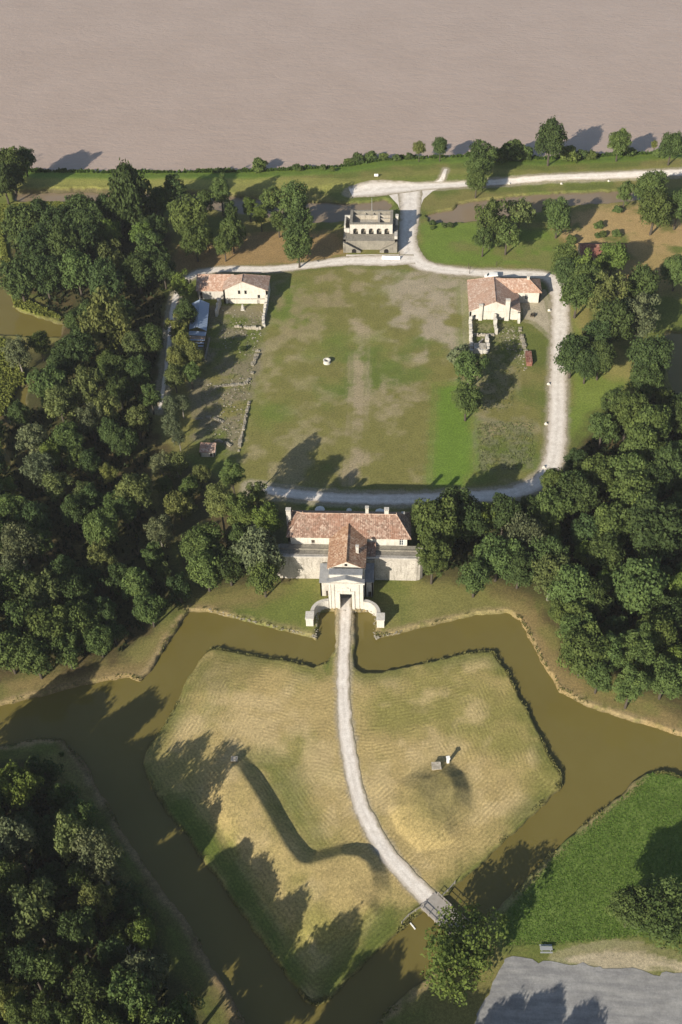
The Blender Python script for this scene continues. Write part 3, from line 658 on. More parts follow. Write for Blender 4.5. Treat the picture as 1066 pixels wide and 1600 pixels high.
for s_ in (-1, 1):
    c_ = MB(O); cx = gx0+s_*4.6; n = 12; pts = []
    for k in range(n+1):
        t_ = math.pi/2*k/n; pts.append((cx+s_*4.1*math.sin(t_), 186.6-4.2*(1-math.cos(t_))))
    for k in range(n):
        a = Vector((*pts[k], 0)); b = Vector((*pts[k+1], 0)); t_ = (b-a).normalized(); nn = Vector((-t_.y, t_.x, 0))*.45
        c_.hexa([(a-nn)[:2], (b-nn)[:2], (b+nn)[:2], (a+nn)[:2]] if s_ > 0 else [(a+nn)[:2], (b+nn)[:2], (b-nn)[:2], (a-nn)[:2]], -1.6, 3.0)
    c_.build('curved_wall', M['limestone'], gate)
    e_ = MB(O); ex, ey = gx0+s_*9.2, 181.3; e_.box(ex-.95, ex+.95, ey-1.3, ey+1.0, -1.6, 2.9); e_.box(ex-1.1, ex+1.1, ey-1.45, ey+1.15, 2.9, 3.15)
    e_.build('end_pier', M['ashlar'], gate)

# ================================================================== open roofed guardhouse by the river
O = (-11.8, 370.0, 0.0)
gd = thing('guardhouse', 'roofless grey stone guardhouse with five arches and twin outer stairs facing the parade ground', 'guardhouse', O)
b_ = MB(O)
wall(b_, (-22.4, 364.7), (-1.8, 364.7), -.3, 3.8, 1.0); wall(b_, (-1.8, 364.7), (-1.8, 381.0), -.3, 3.8, 1.0); wall(b_, (-22.4, 381.0), (-22.4, 364.7), -.3, 3.8, 1.0); wall(b_, (-1.8, 381.0), (-22.4, 381.0), -.3, 3.8, 1.0)
b_.build('retaining_wall', M['greystone'], gd)
t_ = MB(O); t_.box(-21.4, -2.8, 365.7, 380.0, 3.2, 3.7); t_.build('terrace', M['greystone'], gd)
up = MB(O); X0, X1, Yf = -20.0, -3.8, 370.0
arcs = []
for k in range(5): c = -17.85+2.98*k; arcs.append((c-.95-X0, c+.95-X0, 3.7, 6.0))
wall(up, (X0, Yf), (X1, Yf), 3.7, 7.7, .9, arcs)
for k in range(5):                                        # arch heads
    c = -17.85+2.98*k; n = 8
    for j in range(n):
        a = math.pi*j/n; b = math.pi*(j+1)/n
        up.hexa([(c+.95*math.cos(b), Yf+.01), (c+.95*math.cos(a), Yf+.01), (c+.95*math.cos(a), Yf+.89), (c+.95*math.cos(b), Yf+.89)], [5.1+.9*math.sin(b)-.02, 5.1+.9*math.sin(a)-.02]*1+[5.1+.9*math.sin(a)-.02, 5.1+.9*math.sin(b)-.02], 6.01)
up.build('arcade_wall', M['limestone'], gd)
u2 = MB(O)
wall(u2, (X1, Yf+.9), (X1, 380.6), 3.7, 7.7, .9, [(3, 4.2, 4.5, 6.3), (7, 8.2, 4.5, 6.3)]); wall(u2, (X0, 380.6), (X0, Yf+.9), 3.7, 7.7, .9, [(3, 4.2, 4.5, 6.3)]); wall(u2, (X1-.9, 380.6), (X0+.9, 380.6), 3.7, 7.8, .9, [(3, 4.2, 4.5, 6.3), (11, 12.2, 4.5, 6.3)])
u2.build('wall', M['greystone'], gd)
u3 = MB(O); u3.box(-9.5, -8.7, 371.6, 379.68, 3.72, 7.3); u3.box(X0+.92, X1-.92, 377.6, 378.2, 3.72, 7.2); u3.box(X0+.92, X1-.92, 371.9, 372.5, 3.72, 7.1)
for x in (-14.6, -11.6): u3.box(x, x+.5, 378.22, 379.68, 3.72, 7.2)
u3.box(-8.68, X1-.92, 375.4, 376.0, 3.72, 7.0); u3.build('inner_wall', M['rubble'], gd)
u4 = MB(O); u4.box(X0+.92, -9.52, 372.52, 377.58, 3.72, 5.6); u4.box(-8.68, X1-.92, 372.52, 375.38, 3.72, 5.7); u4.build('vault_floor', M['rubble'], gd)
u5 = MB(O); u5.box(X0-.12, X1+.12, Yf-.15, Yf+1.0, 7.7, 7.95); u5.box(X1-.95, X1+.12, Yf+1.0, 380.7, 7.72, 7.93); u5.box(X0-.12, X0+.95, Yf+1.0, 380.7, 7.72, 7.93); u5.build('coping', M['greystone'], gd)
u6 = MB(O); u6.box(-22.3, -21.7, 371.4, 378.4, 3.72, 6.4); u6.box(-22.3, -20.2, 378.4, 379.0, 3.72, 6.6); u6.box(-22.3, -20.2, 370.8, 371.4, 3.72, 5.4); u6.build('side_wall', M['limestone'], gd)
u7 = MB(O); u7.box(-2.7, -1.7, 376.2, 377.6, 3.72, 7.6); u7.box(-2.8, -1.6, 376.1, 377.7, 7.6, 7.8); u7.build('sentry_box', M['limestone'], gd); u8 = MB(O); u8.box(-3.0, -1.9, 366.2, 369.6, 3.72, 4.9); u8.build('low_wall', M['limestone'], gd)
for s_ in (-1, 1):
    cx = -12.1; st_ = MB(O); n = 16; xa, xb = cx+s_*10.2, cx+s_*3.6
    for k in range(n):
        q0 = xa+(xb-xa)*k/n; q1 = xa+(xb-xa)*(k+1)/n; st_.box(min(q0, q1), max(q0, q1), 362.9, 364.68, -.2, 3.7-3.6*(k+.5)/n)
    so = st_.build('stair', M['greystone'], gd)
    pp = MB(); q = [(xa, 362.45), (xb, 362.45), (xb, 362.88), (xa, 362.88)]
    q = q if s_ < 0 else [(xb, 362.45), (xa, 362.45), (xa, 362.88), (xb, 362.88)]
    zt = [4.5, .6, .6, 4.5] if s_ < 0 else [.6, 4.5, 4.5, .6]
    pp.hexa(q, -.2, zt); pp.v = [tuple(Vector(v)-Vector(O)) for v in pp.v]; pp.build('parapet', M['greystone'], so)
    dv = MB(O); c = cx+s_*6.1
    vs_ = [(c+.85*math.cos(math.pi*j/8), 362.43, .9+.8*math.sin(math.pi*j/8)) for j in range(9)]+[(c-.85, 362.43, 0), (c+.85, 362.43, 0)]
    dv.add(vs_+[(a, 362.60, b) for a, _, b in vs_], [tuple(range(10, -1, -1)), tuple(range(11, 22))]+[(j, (j+1) % 11, 11+(j+1) % 11, 11+j) for j in range(11)]); dv.build('painted_arch_void', M['dark'], gd)  # near-black plate, its colour standing for the shade inside an open arch
tag(MB((-11.9, 379.3, 7.0)).build('tmp', None), None) if False else None
fp = thing('flagpole', 'bare grey flagpole rising from the back wall of the roofless guardhouse', 'flagpole', (-11.9, 380.2, 7.8))
f_ = MB(); f_.tube([(0, 0, 0), (0, 0, 5.2)], .11, 8, .06); f_.build('pole', M['steel'], fp)
f_ = MB(); f_.lathe((0, 0, 5.2), [(.01, 0), (.1, .04), (.1, .12), (.01, .18)], 8); f_.build('finial', M['steel'], fp)
f_ = MB(); f_.box(-.35, .35, -.3, .3, 0, .35); f_.build('base', M['greystone'], fp)

# ================================================================== cream barn with pink roof, left of the parade ground
O = (-60, 332, 0)
wb = thing('barn', 'cream gabled barn with pink tiles and lower left wing beside the blue metal shed', 'barn', O)
w_ = MB(O); bx0, bx1, by0, by1, be, br = -63.4, -47.6, 328.0, 336.8, 5.7, 9.3; bxm = -56.4
op = [(5.4, 6.2, 6.25-1.1, 6.25+.35) for _ in ()]
op = [(5.3, 6.15, 3.95, 5.5), (7.6, 8.45, 3.95, 5.5)]
op2 = [(12.2, 13.1, 2.3, 3.7), (11.9, 12.8, -.2, 1.5), (1.3, 2.2, -.2, 1.5)]
wall(w_, (bx0, by0), (bx1, by0), -.4, be, .6, [(o[0], o[1], o[2]+.0, o[3]) for o in op]+op2)
wall(w_, (bx1, by0), (bx1, by1), -.4, be, .6, [(3, 4, 2.5, 4)]); wall(w_, (bx1, by1), (bx0, by1), -.4, be, .6); wall(w_, (bx0, by1), (bx0, by0), -.4, be, .6)
w_.add([(bx0, by0, be), (bx1, by0, be), (bxm, by0, br), (bx0, by0+.6, be), (bx1, by0+.6, be), (bxm, by0+.6, br)], [(0, 1, 2), (5, 4, 3), (0, 2, 5, 3), (1, 4, 5, 2)])
w_.build('wall', M['render'], wb)
for o in op: opening_fill(wb, O, (bx0, by0), (bx1, by0), o, 'shutter', .2, M['dark'])
for o in op2: opening_fill(wb, O, (bx0, by0), (bx1, by0), o, 'shutter', .2, M['dark'] if o[2] > 0 else M['wood'])
r_ = MB(O); e = .3; rb = 332.4
A, B, Cc, D = (bx0-e, by0-e, be), (bx1+e, by0-e, be), (bx1+e, by1+e, be), (bx0-e, by1+e, be); Rf, Rb = (bxm, by0-e, br+.15), (bxm, rb, br+.15)
r_.slab([B, Cc, Rb, Rf], .2); r_.slab([D, A, Rf, Rb], .2); r_.slab([Cc, D, Rb], .2)
r_.build('roof', M['tile_pink'], wb)
k_ = MB(O); ridge_caps(k_, Rf, Rb); ridge_caps(k_, Rb, Cc, .14); k_.build('ridge_tile', M['tile_pink'], wb)
lw = MB(O); lo = [(1.0, 1.9, .2, 3.0)]
wall(lw, (-73.4, 330.6), (bx0-.02, 330.6), -.4, 3.9, .5, lo); wall(lw, (-73.4, 341.0), (-73.4, 330.6), -.4, 3.9, .5); wall(lw, (bx0-.02, 341.0), (-73.4, 341.0), -.4, 3.9, .5)
lw.add([(-73.4, 330.6, 3.9), (-73.4, 341, 3.9), (-73.4, 335.8, 7.1), (-72.9, 330.6, 3.9), (-72.9, 341, 3.9), (-72.9, 335.8, 7.1)], [(0, 2, 1), (3, 4, 5), (0, 3, 5, 2), (1, 2, 5, 4)])
lw.build('wing_wall', M['limestone'], wb); opening_fill(wb, O, (-73.4, 330.6), (bx0, 330.6), lo[0], 'door', .2, M['dark'])
l2 = MB(O); l2.slab([(-73.7, 330.2, 3.8), (bx0-.1, 330.2, 3.8), (-60.2, 335.8, 7.25), (-73.7, 335.8, 7.25)], .2); l2.slab([(-60.2, 335.8, 7.25), (-63.6, 341.3, 3.8), (-73.7, 341.3, 3.8), (-73.7, 335.8, 7.25)], .2)
l2.build('wing_roof', M['tile_pinky'], wb)
k_ = MB(O); k_.box(bx0+1.0, bx1-1.0, by0-.35, by0-.02, 2.02, 2.22)
for k in range(22): k_.stone((bx0+1.2+k*.62, by0-.25, 2.1), .3, .22, .3*RNG.uniform(.4, 1), k, RNG)
k_.build('broken_floor_edge', M['rubble'], wb)
def ruin(name, label, pts, th, zs, seed, m='rubble', base=None, group=None, cat='ruined wall'):
    o = (pts[0][0], pts[0][1], 0); r = random.Random(seed); mb = MB(o); ragged(mb, pts, th, zs, r, 0.0)
    ob = mb.build(name, M[m]); tag(ob, label, cat, group); return ob
ruin('ruined_wall', 'tall broken cream wall standing between the barn wing and the weedy ruin floor', [(-64.9, 327.9), (-65.2, 319.6)], .8, [4.2, 2.2], 1, 'limestone')
ruin('ruined_wall', 'broken side wall running from the right corner of the cream barn towards the gatehouse', [(-47.9, 327.8), (-48.3, 317.5), (-47.6, 313.5)], .9, [3.6, 2.2, 1.0], 2, 'limestone')
ruin('ruined_wall', 'low crumbling cross wall in front of the cream barn', [(-58, 313.6), (-52, 312.4), (-48.5, 312.2)], .8, [.7, 1.1, 1.6], 3)
st_ = tag(MB((-55.6, 323.6, 0)).build('tmp_', None), None) if False else None
sp = MB((-56.3, 324.5, 0)); sp.hexa([(-56.7, 323.9), (-56.0, 323.9), (-56.1, 325), (-56.6, 325)], -.2, 1.7); sp.hexa([(-57, 323.5), (-55.7, 323.5), (-55.7, 325.4), (-57, 325.4)], -.2, .35); sp.stone((-56.35, 324.4, 1.65), .3, .4, .4, 1, RNG)
tag(sp.build('stone_stump', M['limestone']), 'upright pale masonry stump on the earth floor before the cream barn', 'masonry')

def px_line(*pts): return GP(pts)
ruin('ruined_wall', 'crumbling wall stub along the left lawn edge, nearest the cream barn', px_line((404, 543), (400, 560), (394, 572)), 1.4, [.4, .8, .4], 4, 'oldrubble')
ruin('ruined_wall', 'crumbling cross wall in the shaded garden left of the lawn', px_line((335, 605), (360, 602), (385, 600), (397, 580)), 1.1, [.25, .5, .6, .5], 5, 'oldrubble')
ruin('ruined_wall', 'long low crumbling wall edging the left side of the lawn', px_line((390, 628), (385, 648), (381, 670), (376, 690), (373, 706)), 1.0, [.5, .7, .6, .8, .4], 6, 'oldrubble')
ruin('ruined_wall', 'low broken wall just above the little cream hut', px_line((326, 688), (345, 690), (362, 697)), .9, [.4, .5, .4], 7, 'oldrubble')
ruin('ruined_wall', 'low rubble wall crossing the dark garden between the metal shed and the little hut', px_line((305, 655), (330, 652), (350, 660)), 1.0, [.3, .5, .3], 8, 'oldrubble')

# little hut
c0 = G(325, 714); O = (c0.x, c0.y, 0); hy = c0.y
ht = thing('hut', 'little cream hut with a terracotta roof at the lower left corner of the lawn', 'hut', O)
h_ = MB(O); hx0, hx1 = c0.x-2.2, c0.x+2.2
ho = [(2.9, 3.6, .1, 1.5)]
wall(h_, (hx0, hy), (hx1, hy), -.2, 2.1, .35, ho); wall(h_, (hx1, hy), (hx1, hy+3), -.2, 2.1, .35); wall(h_, (hx1, hy+3), (hx0, hy+3), -.2, 2.1, .35); wall(h_, (hx0, hy+3), (hx0, hy), -.2, 2.1, .35)
h_.build('wall', M['render'], ht); opening_fill(ht, O, (hx0, hy), (hx1, hy), ho[0], 'door', .12)
h_ = MB(O); h_.slab([(hx0-.25, hy-.25, 2.12), (hx1+.25, hy-.25, 2.12), (hx1+.25, hy+3.3, 2.9), (hx0-.25, hy+3.3, 2.9)], .18); h_.build('roof', M['tile_pinky'], ht)
h_ = MB(O)
for k in range(6): h_.box(hx0-.2+k*.8, hx0+.5+k*.8, hy-.33, hy-.27, 2.0, 2.16)
h_.build('eaves_tile', M['tile_pink'], ht)

# metal roofed shed
O = (-69.5, 308, 0)
sh = thing('shed', 'long open shed with a pale blue sheet metal gable roof beside the cream barn', 'shed', O)
s_ = MB(O)
La, Ma, Ra = (-74.0, 322.4), (-71.0, 323.0), (-67.7, 322.5); Lb, Mb_, Rb_ = (-72.6, 306.6), (-69.6, 306.4), (-66.4, 305.9)
s_.slab([(*Lb, 3.7), (*Mb_, 5.0), (*Ma, 5.0), (*La, 3.7)], .08); s_.slab([(*Mb_, 5.0), (*Rb_, 3.7), (*Ra, 3.7), (*Ma, 5.0)], .08)
s_.build('roof', M['metal_blue'], sh)
g_ = MB(O)
for k in range(1, 14):
    f = k/14; a = Vector((*Mb_, 5.02)).lerp(Vector((*Ma, 5.02)), f); b = Vector((*Rb_, 3.72)).lerp(Vector((*Ra, 3.72)), f); c = Vector((*Lb, 3.72)).lerp(Vector((*La, 3.72)), f)
    g_.tube([a, b], .04, 4); g_.tube([a, c], .04, 4)
g_.tube([(*Mb_, 5.05), (*Ma, 5.05)], .1, 6); g_.build('roof_seam', M['metal_blue'], sh)
for (x, y) in (Lb, Rb_, La, Ra, (-73.3, 314.5), (-67.0, 314.2), (-72.0, 300.3), (-66.2, 299.9), (-71.4, 294.8), (-66.1, 294.2)):
    p_ = MB(O); xx = x+(.3 if x < -69.5 else -.3); p_.box(xx-.1, xx+.1, y-.1, y+.1, -.1, 3.55); p_.build('post', M['darkwood'], sh)
t_ = MB(O); t_.slab([(-72.5, 303.9, 3.35), (-66.5, 303.5, 3.3), (-66.5, 305.8, 3.4), (-72.5, 306.2, 3.4)], .08); t_.build('lower_roof', M['metal_blue'], sh)
for k in range(9):
    y = 303.2-k*.85; q = MB(O); q.slab([(-72.2, y-.42, 3.2), (-66.5, y-.55, 3.2), (-66.45, y, 3.26), (-72.2, y+.12, 3.26)], .06)
    q.build('roof_slat', M['tile_pink'] if k in (0, 1) else (M['metal_blue'] if k % 2 == 0 else M['darkwood']), sh)
q = MB(O); q.slab([(-71.9, 293.9, 3.1), (-66.3, 293.4, 3.1), (-66.4, 295.6, 3.2), (-72.0, 296.0, 3.2)], .1); q.build('end_roof', M['metal_strong'], sh)
q = MB(O); q.box(-71.4, -70.3, 294.7, 294.8, -.1, 2.9); q.box(-69.6, -68.3, 294.7, 294.8, -.1, 2.9); q.build('end_board', M['wood'], sh)
q = MB(O); q.slab([(-65.9, 294, 0.9), (-65.5, 294, .9), (-65.6, 306, .9), (-66.0, 306, .9)], 1.0); q.build('side_wall', M['greystone'], sh)

# ================================================================== cream house with clay roof, right of the parade ground
O = (33, 327, 0)
eh = thing('farmhouse', 'cream farmhouse with a broad clay tile roof and right wing beside the right hand track', 'house', O)
w_ = MB(O); bx0, bx1, by0, by1, be, br = 23.8, 41.0, 319.2, 338.2, 3.5, 7.3; bxm = 32.5
hop = [(1.5, 2.2, 1.0, 1.9)]
wall(w_, (bx0, by0), (bx1, by0), -.4, be, .6, hop); wall(w_, (bx1, by0), (bx1, by1), -.4, be, .6, [(3, 4, 0, 2.1)]); wall(w_, (bx1, by1), (bx0, by1), -.4, be, .6, [(4, 5, 1, 2.4), (10, 11.1, 0, 2.3)]); wall(w_, (bx0, by1), (bx0, by0), -.4, be, .6, [(4, 5, 1, 2.4), (10, 11.1, 0, 2.3)])
w_.add([(bx0, by0, be), (bx1, by0, be), (bxm, by0, br), (bx0, by0+.6, be), (bx1, by0+.6, be), (bxm, by0+.6, br)], [(0, 1, 2), (5, 4, 3), (0, 2, 5, 3), (1, 4, 5, 2)])
w_.build('wall', M['render'], eh); opening_fill(eh, O, (bx0, by0), (bx1, by0), hop[0], 'shutter', .2, M['dark'])
for a, b, o, kd in (((bx0, by1), (bx0, by0), (4, 5, 1, 2.4), 'window'), ((bx0, by1), (bx0, by0), (10, 11.1, 0, 2.3), 'door'), ((bx1, by1), (bx0, by1), (4, 5, 1, 2.4), 'window'), ((bx1, by1), (bx0, by1), (10, 11.1, 0, 2.3), 'door')): opening_fill(eh, O, a, b, o, kd)
k_ = MB(O); k_.box(bx0+.02, bx1, by0-.1, by0-.004, 3.2, 3.42); k_.build('string_course', M['limestone'], eh)
r_ = MB(O); e = .35
A, B, Cc, D = (bx0-e, by0-.15, be), (bx1+e, by0-.15, be), (bx1+e, by1+e, be), (bx0-e, by1+e, be); Rf, Rb = (bxm, by0-.15, br+.2), (bxm, 334.6, br+.2)
r_.slab([B, Cc, Rb, Rf], .2); r_.slab([D, A, Rf, Rb], .2); r_.slab([Cc, D, Rb], .2); r_.build('roof', M['tile_pink'], eh)
k_ = MB(O); ridge_caps(k_, Rf, Rb); ridge_caps(k_, Rb, Cc, .14); ridge_caps(k_, Rb, D, .14); k_.build('ridge_tile', M['tile_pink'], eh)
g_ = MB(O); wx1, wy0, wy1, we = 49.0, 329.8, 338.0, 4.4
wo = [(2.6, 3.6, 1.3, 3.4)]
wall(g_, (bx1+.02, wy0), (wx1, wy0), -.4, we, .5, wo); wall(g_, (wx1, wy0), (wx1, wy1), -.4, we, .5); wall(g_, (wx1, wy1), (bx1+.02, wy1), -.4, we, .5, [(3, 4, 1.3, 3)])
g_.build('wing_wall', M['render'], eh); opening_fill(eh, O, (bx1, wy0), (wx1, wy0), wo[0], 'window', .15)
g2 = MB(O); ra, rb2 = (33.0, 334.0, 7.15), (44.9, 334.0, 7.15)
g2.slab([(38.2, wy0-.35, we), (wx1+.35, wy0-.35, we), rb2, ra], .2); g2.slab([(wx1+.35, wy0-.35, we), (wx1+.35, wy1+.35, we), rb2], .2); g2.slab([(wx1+.35, wy1+.35, we), (38.2, wy1+.35, we), ra, rb2], .2)
g2.build('wing_roof', M['tile_pinky'], eh)
k_ = MB(O); ridge_caps(k_, ra, rb2); ridge_caps(k_, rb2, (wx1+.35, wy0-.35, we), .14); k_.build('ridge_tile', M['tile_pink'], eh)
chimney(eh, O, 36.6, by0-.35, -.3, 8.6, 1.5, .9, M['render']); chimney(eh, O, 27.5, by0-.3, -.3, 6.4, 1.3, .8, M['render']); chimney(eh, O, 44.6, 334.0, 6.4, 8.5, .9, .8, M['limestone'])
k_ = MB(O); k_.hexa([(40.4, by0-2.3), (41.2, by0-2.3), (41.2, by0-.05), (40.4, by0-.05)], -.3, [1.2, 1.2, 2.8, 2.8]); k_.build('buttress', M['render'], eh)
ruin('ruined_wall', 'broken spine wall jutting from the middle of the farmhouse gable', [(32.5, 319.0), (32.6, 310.2)], .8, [3.6, 2.0], 12, 'limestone')
ruin('ruined_wall', 'long broken cream wall running down the lawn side of the roofless rooms below the farmhouse', [(24.1, 318.8), (23.8, 299.0)], 1.0, [2.3, 2.0], 13, 'limestone')
ruin('ruined_wall', 'low rubble wall on the track side of the ruined rooms below the farmhouse', px_line((812, 512), (815, 527), (820, 545), (826, 558)), 1.2, [.6, .8, .6, .4], 14, 'oldrubble')
ruin('ruined_wall', 'mossy low cross wall behind the roofless room below the farmhouse', [(24.8, 309.4), (32.0, 309.6)], .7, [.9, .8], 15)
O = (26.5, 302, 0)
rr_ = thing('ruined_room', 'square roofless stone room at the lower end of the ruins below the farmhouse', 'ruin', O)
q = MB(O); ragged(q, [(24.6, 299.6), (29.4, 299.6)], .9, [2.0, 2.1], RNG); q.build('front_wall', M['limestone'], rr_)
q = MB(O); ragged(q, [(29.3, 300.1), (29.3, 308.4)], 1.0, [2.2, 2.0], RNG); q.build('side_wall', M['limestone'], rr_)
q = MB(O); q.box(24.6, 28.7, 300.1, 303.0, -.2, 1.7); q.build('slab_floor', M['rubble'], rr_)
q = MB(O); ragged(q, [(26.4, 303.3), (27.8, 306.4)], .35, [1.6, 1.0], RNG); q.build('leaning_beam', M['wood'], rr_)
# red brick stub by the right lawn
c0 = G(827, 572); O = (c0.x, c0.y, 0); c = MB(O)
bs = thing('brick_ruin', 'narrow dark red brick stub standing in the grass between the ruins and the right track', 'ruin', O)
c.box(c0.x-.9, c0.x+.9, c0.y, c0.y+6.2, -.2, 1.5); c.build('wall', M['brick'], bs)
c = MB(O)
for k in range(8): c.box(c0.x-1.0, c0.x+1.0, c0.y-.1+k*.8, c0.y+.62+k*.8, 1.5, 1.62+RNG.random()*.12)
c.build('cap', M['brick'], bs)

# brick barn among the trees, upper right
c0 = G(940, 405); O = (c0.x, c0.y, 0)
bb = thing('brick_barn', 'dark red tiled barn half hidden among the trees at the upper right', 'barn', O)
x0, x1, y0, y1 = c0.x-8.2, c0.x+8.2, c0.y-3, c0.y+6
q = MB(O); bo = [(3, 4.4, 0, 2.3), (8, 9, 1, 2.3), (12, 13, 1, 2.3)]
wall(q, (x0, y0), (x1, y0), -.3, 3.0, .5, bo); wall(q, (x1, y0), (x1, y1), -.3, 3, .5); wall(q, (x1, y1), (x0, y1), -.3, 3, .5); wall(q, (x0, y1), (x0, y0), -.3, 3, .5); q.build('wall', M['rubble'], bb)
for o in bo: opening_fill(bb, O, (x0, y0), (x1, y0), o, 'door')
q = MB(O); ym = (y0+y1)/2; q.slab([(x0-.4, y0-.4, 3.0), (x1+.4, y0-.4, 3), (x1+.4, ym, 5.4), (x0-.4, ym, 5.4)], .2); q.slab([(x1+.4, y1+.4, 3), (x0-.4, y1+.4, 3), (x0-.4, ym, 5.4), (x1+.4, ym, 5.4)], .2); q.build('roof', M['brick'], bb)

# ================================================================== small things
# well
c0 = G(511, 567)
we_ = thing('well', 'round white stone well standing on the lawn', 'well', c0)
q = MB(); q.lathe((0, 0, 0), [(1.28, -.1), (1.22, .1), (1.15, .12), (1.12, 1.0), (1.24, 1.02), (1.26, 1.22), (.85, 1.24), (.80, 1.0), (.78, -.1)], 28); q.build('curb', M['boulder'], we_)
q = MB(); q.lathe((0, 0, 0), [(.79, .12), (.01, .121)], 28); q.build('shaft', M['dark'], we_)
# parasols behind the gatehouse
for i, (x, y, lb) in enumerate(((-22.3, 221.4, 'white parasol behind the left end of the gatehouse roof'), (-13.9, 221.3, 'half folded white parasol behind the middle of the gatehouse roof'), (-5.1, 220.8, 'white parasol behind the chimneys right of the gatehouse ridge'))):
    if i == 0:
        pa = thing('parasol', lb, 'parasol', (x, y, 0), 0, 'parasols behind the gatehouse')
        q = MB(); q.tube([(0, 0, 0), (0, 0, 2.6)], .04, 6); q.build('pole', M['steel'], pa)
        q = MB(); q.lathe((0, 0, 0), [(1.45, 1.95), (1.46, 2.0), (1.0, 2.25), (.5, 2.45), (.02, 2.6)], 8); q.build('canopy', M['canvas'], pa)
        q = MB(); q.box(-.3, .3, -.3, .3, 0, .12); q.build('foot', M['black'], pa); p0_ = pa
    else:
        pa = p0_.copy(); COL.objects.link(pa); pa.location = (x, y, 0); pa['label'] = lb
        for ch in list(p0_.children):
            c = ch.copy(); COL.objects.link(c); c.parent = pa
            if i == 1 and ch.name.startswith('canopy'): c.scale = (.55, .55, 1)
# bridge over the moat
bA, bB = G(672, 1410), G(742, 1476); bd_ = (bB-bA); bl = bd_.length; bang = math.atan2(bd_.y, bd_.x)
br_ = thing('footbridge', 'timber footbridge over the moat at the lower end of the lane', 'bridge', (bA.x, bA.y, 0), bang)
q = MB()
for k in range(int((bl+1.2)/.3)): q.box(-.8+k*.3, -.8+k*.3+.275, -2.35, 2.35, .12, .2+.01*(k % 3))
q.build('deck', M['wood'], br_)
q = MB()
for y in (-1.9, 0, 1.9): q.box(-1.0, bl+.4, y-.12, y+.12, -.2, .118)
q.build('beam', M['darkwood'], br_)
for x in (2.5, 6, 9):
    for y in (-1.9, 1.9): q = MB(); q.tube([(x, y, -2.6), (x, y, -.2)], .16, 8); q.build('pile', M['darkwood'], br_)
for y in (-2.4, 2.4):
    q = MB(); n = int(bl/1.6)
    for k in range(n+1): q.box(k*bl/n-.06, k*bl/n+.06, y-.06, y+.06, -.1, 1.15)
    q.box(-.1, bl+.1, y-.05, y+.05, 1.151, 1.24); q.box(-.1, bl+.1, y-.03, y+.03, .6, .68); q.build('railing', M['wood'], br_)
def fence(pts, label, h=1.0):
    o = (pts[0][0], pts[0][1], 0); r = thing('wooden_fence', label, 'fence', o, 0); q = MB(o)
    for i in range(len(pts)-1):
        a = Vector((*pts[i], 0)); b = Vector((*pts[i+1], 0))
        for z in (.5, .95): q.tube([a+Vector((0, 0, z)), b+Vector((0, 0, z))], .05, 5)
    q.build('rail', M['wood'], r)
    for p in pts: q = MB(o); z = hz(*p); q.tube([(p[0], p[1], z-.4), (p[0], p[1], 1.1)], .07, 6); q.build('post', M['wood'], r)
fence(GP([(662, 1416), (650, 1424), (638, 1432), (628, 1443)]), 'short rail fence along the bank left of the footbridge')
fence(GP([(690, 1402), (700, 1393), (711, 1380)]), 'short rail fence along the bank right of the footbridge')
c0 = G(646, 1447, WZ); q = MB(c0); q.hexa([(c0.x-.9, c0.y+.75), (c0.x-.7, c0.y+.9), (c0.x+.5, c0.y-.6), (c0.x+.3, c0.y-.75)][::-1], WZ-.2, WZ+.15)
tag(q.build('plank', M['white']), 'pale plank lying in the moat left of the footbridge', 'plank')
# bench table by the car park
c0 = G(853, 1484)
pt_ = thing('picnic_table', 'grey picnic table on the grass above the car park', 'picnic table', c0, .03)
q = MB()
for k in range(4): q.box(-1.25, 1.25, -.4+k*.2, -.4+k*.2+.18, .72, .77)
q.build('table_top', M['steel'], pt_)
for y in (-.75, .75): q = MB(); q.box(-1.25, 1.25, y-.14, y+.14, .43, .48); q.build('seat', M['steel'], pt_)
for x in (-.85, .85):
    q = MB(); q.tube([(x, -.7, 0), (x, -.2, .72)], .05, 5); q.tube([(x, .7, 0), (x, .2, .72)], .05, 5); q.tube([(x, -.8, .40), (x, .8, .40)], .05, 5); q.build('leg', M['steel'], pt_)
# stone entrance and white marker on the mounds
for px, py, rz, lb in ((682, 1196, .1, 'small stone bunker mouth on top of the round mound'), (366, 1185, 0, 'small stone bunker mouth at the upper end of the long mound')):
    c0 = G(px, py, 1.6); z = hz(c0.x, c0.y); r = thing('bunker', lb, 'bunker', (c0.x, c0.y, z), rz)
    q = MB(); s = .7 if px > 500 else .5
    q.box(-1.3*s, -.7*s, -.8*s, 1.3*s, -1.5, 1.1*s); q.box(.7*s, 1.3*s, -.8*s, 1.3*s, -1.5, 1.1*s); q.box(-.68*s, .68*s, -.8*s, -.4*s, -1.5, 1.1*s); q.build('wall', M['rubble'], r)
    q = MB(); q.slab([(-1.6*s, -1.1*s, 1.12*s), (1.6*s, -1.1*s, 1.12*s), (1.5*s, 1.5*s, 1.4*s), (-1.5*s, 1.5*s, 1.4*s)], .22); q.build('roof', M['rubble'], r)
c0 = G(700, 1189, .8); z = hz(c0.x, c0.y)
r = thing('marker_post', 'white marker post beside the round mound', 'marker', (c0.x, c0.y, z), .2)
q = MB(); q.box(-.28, .28, -.28, .28, -.4, 1.9); q.build('post', M['white'], r)
q = MB(); q.box(-.42, .42, -.42, .42, 1.9, 2.15); q.build('cap', M['white'], r)
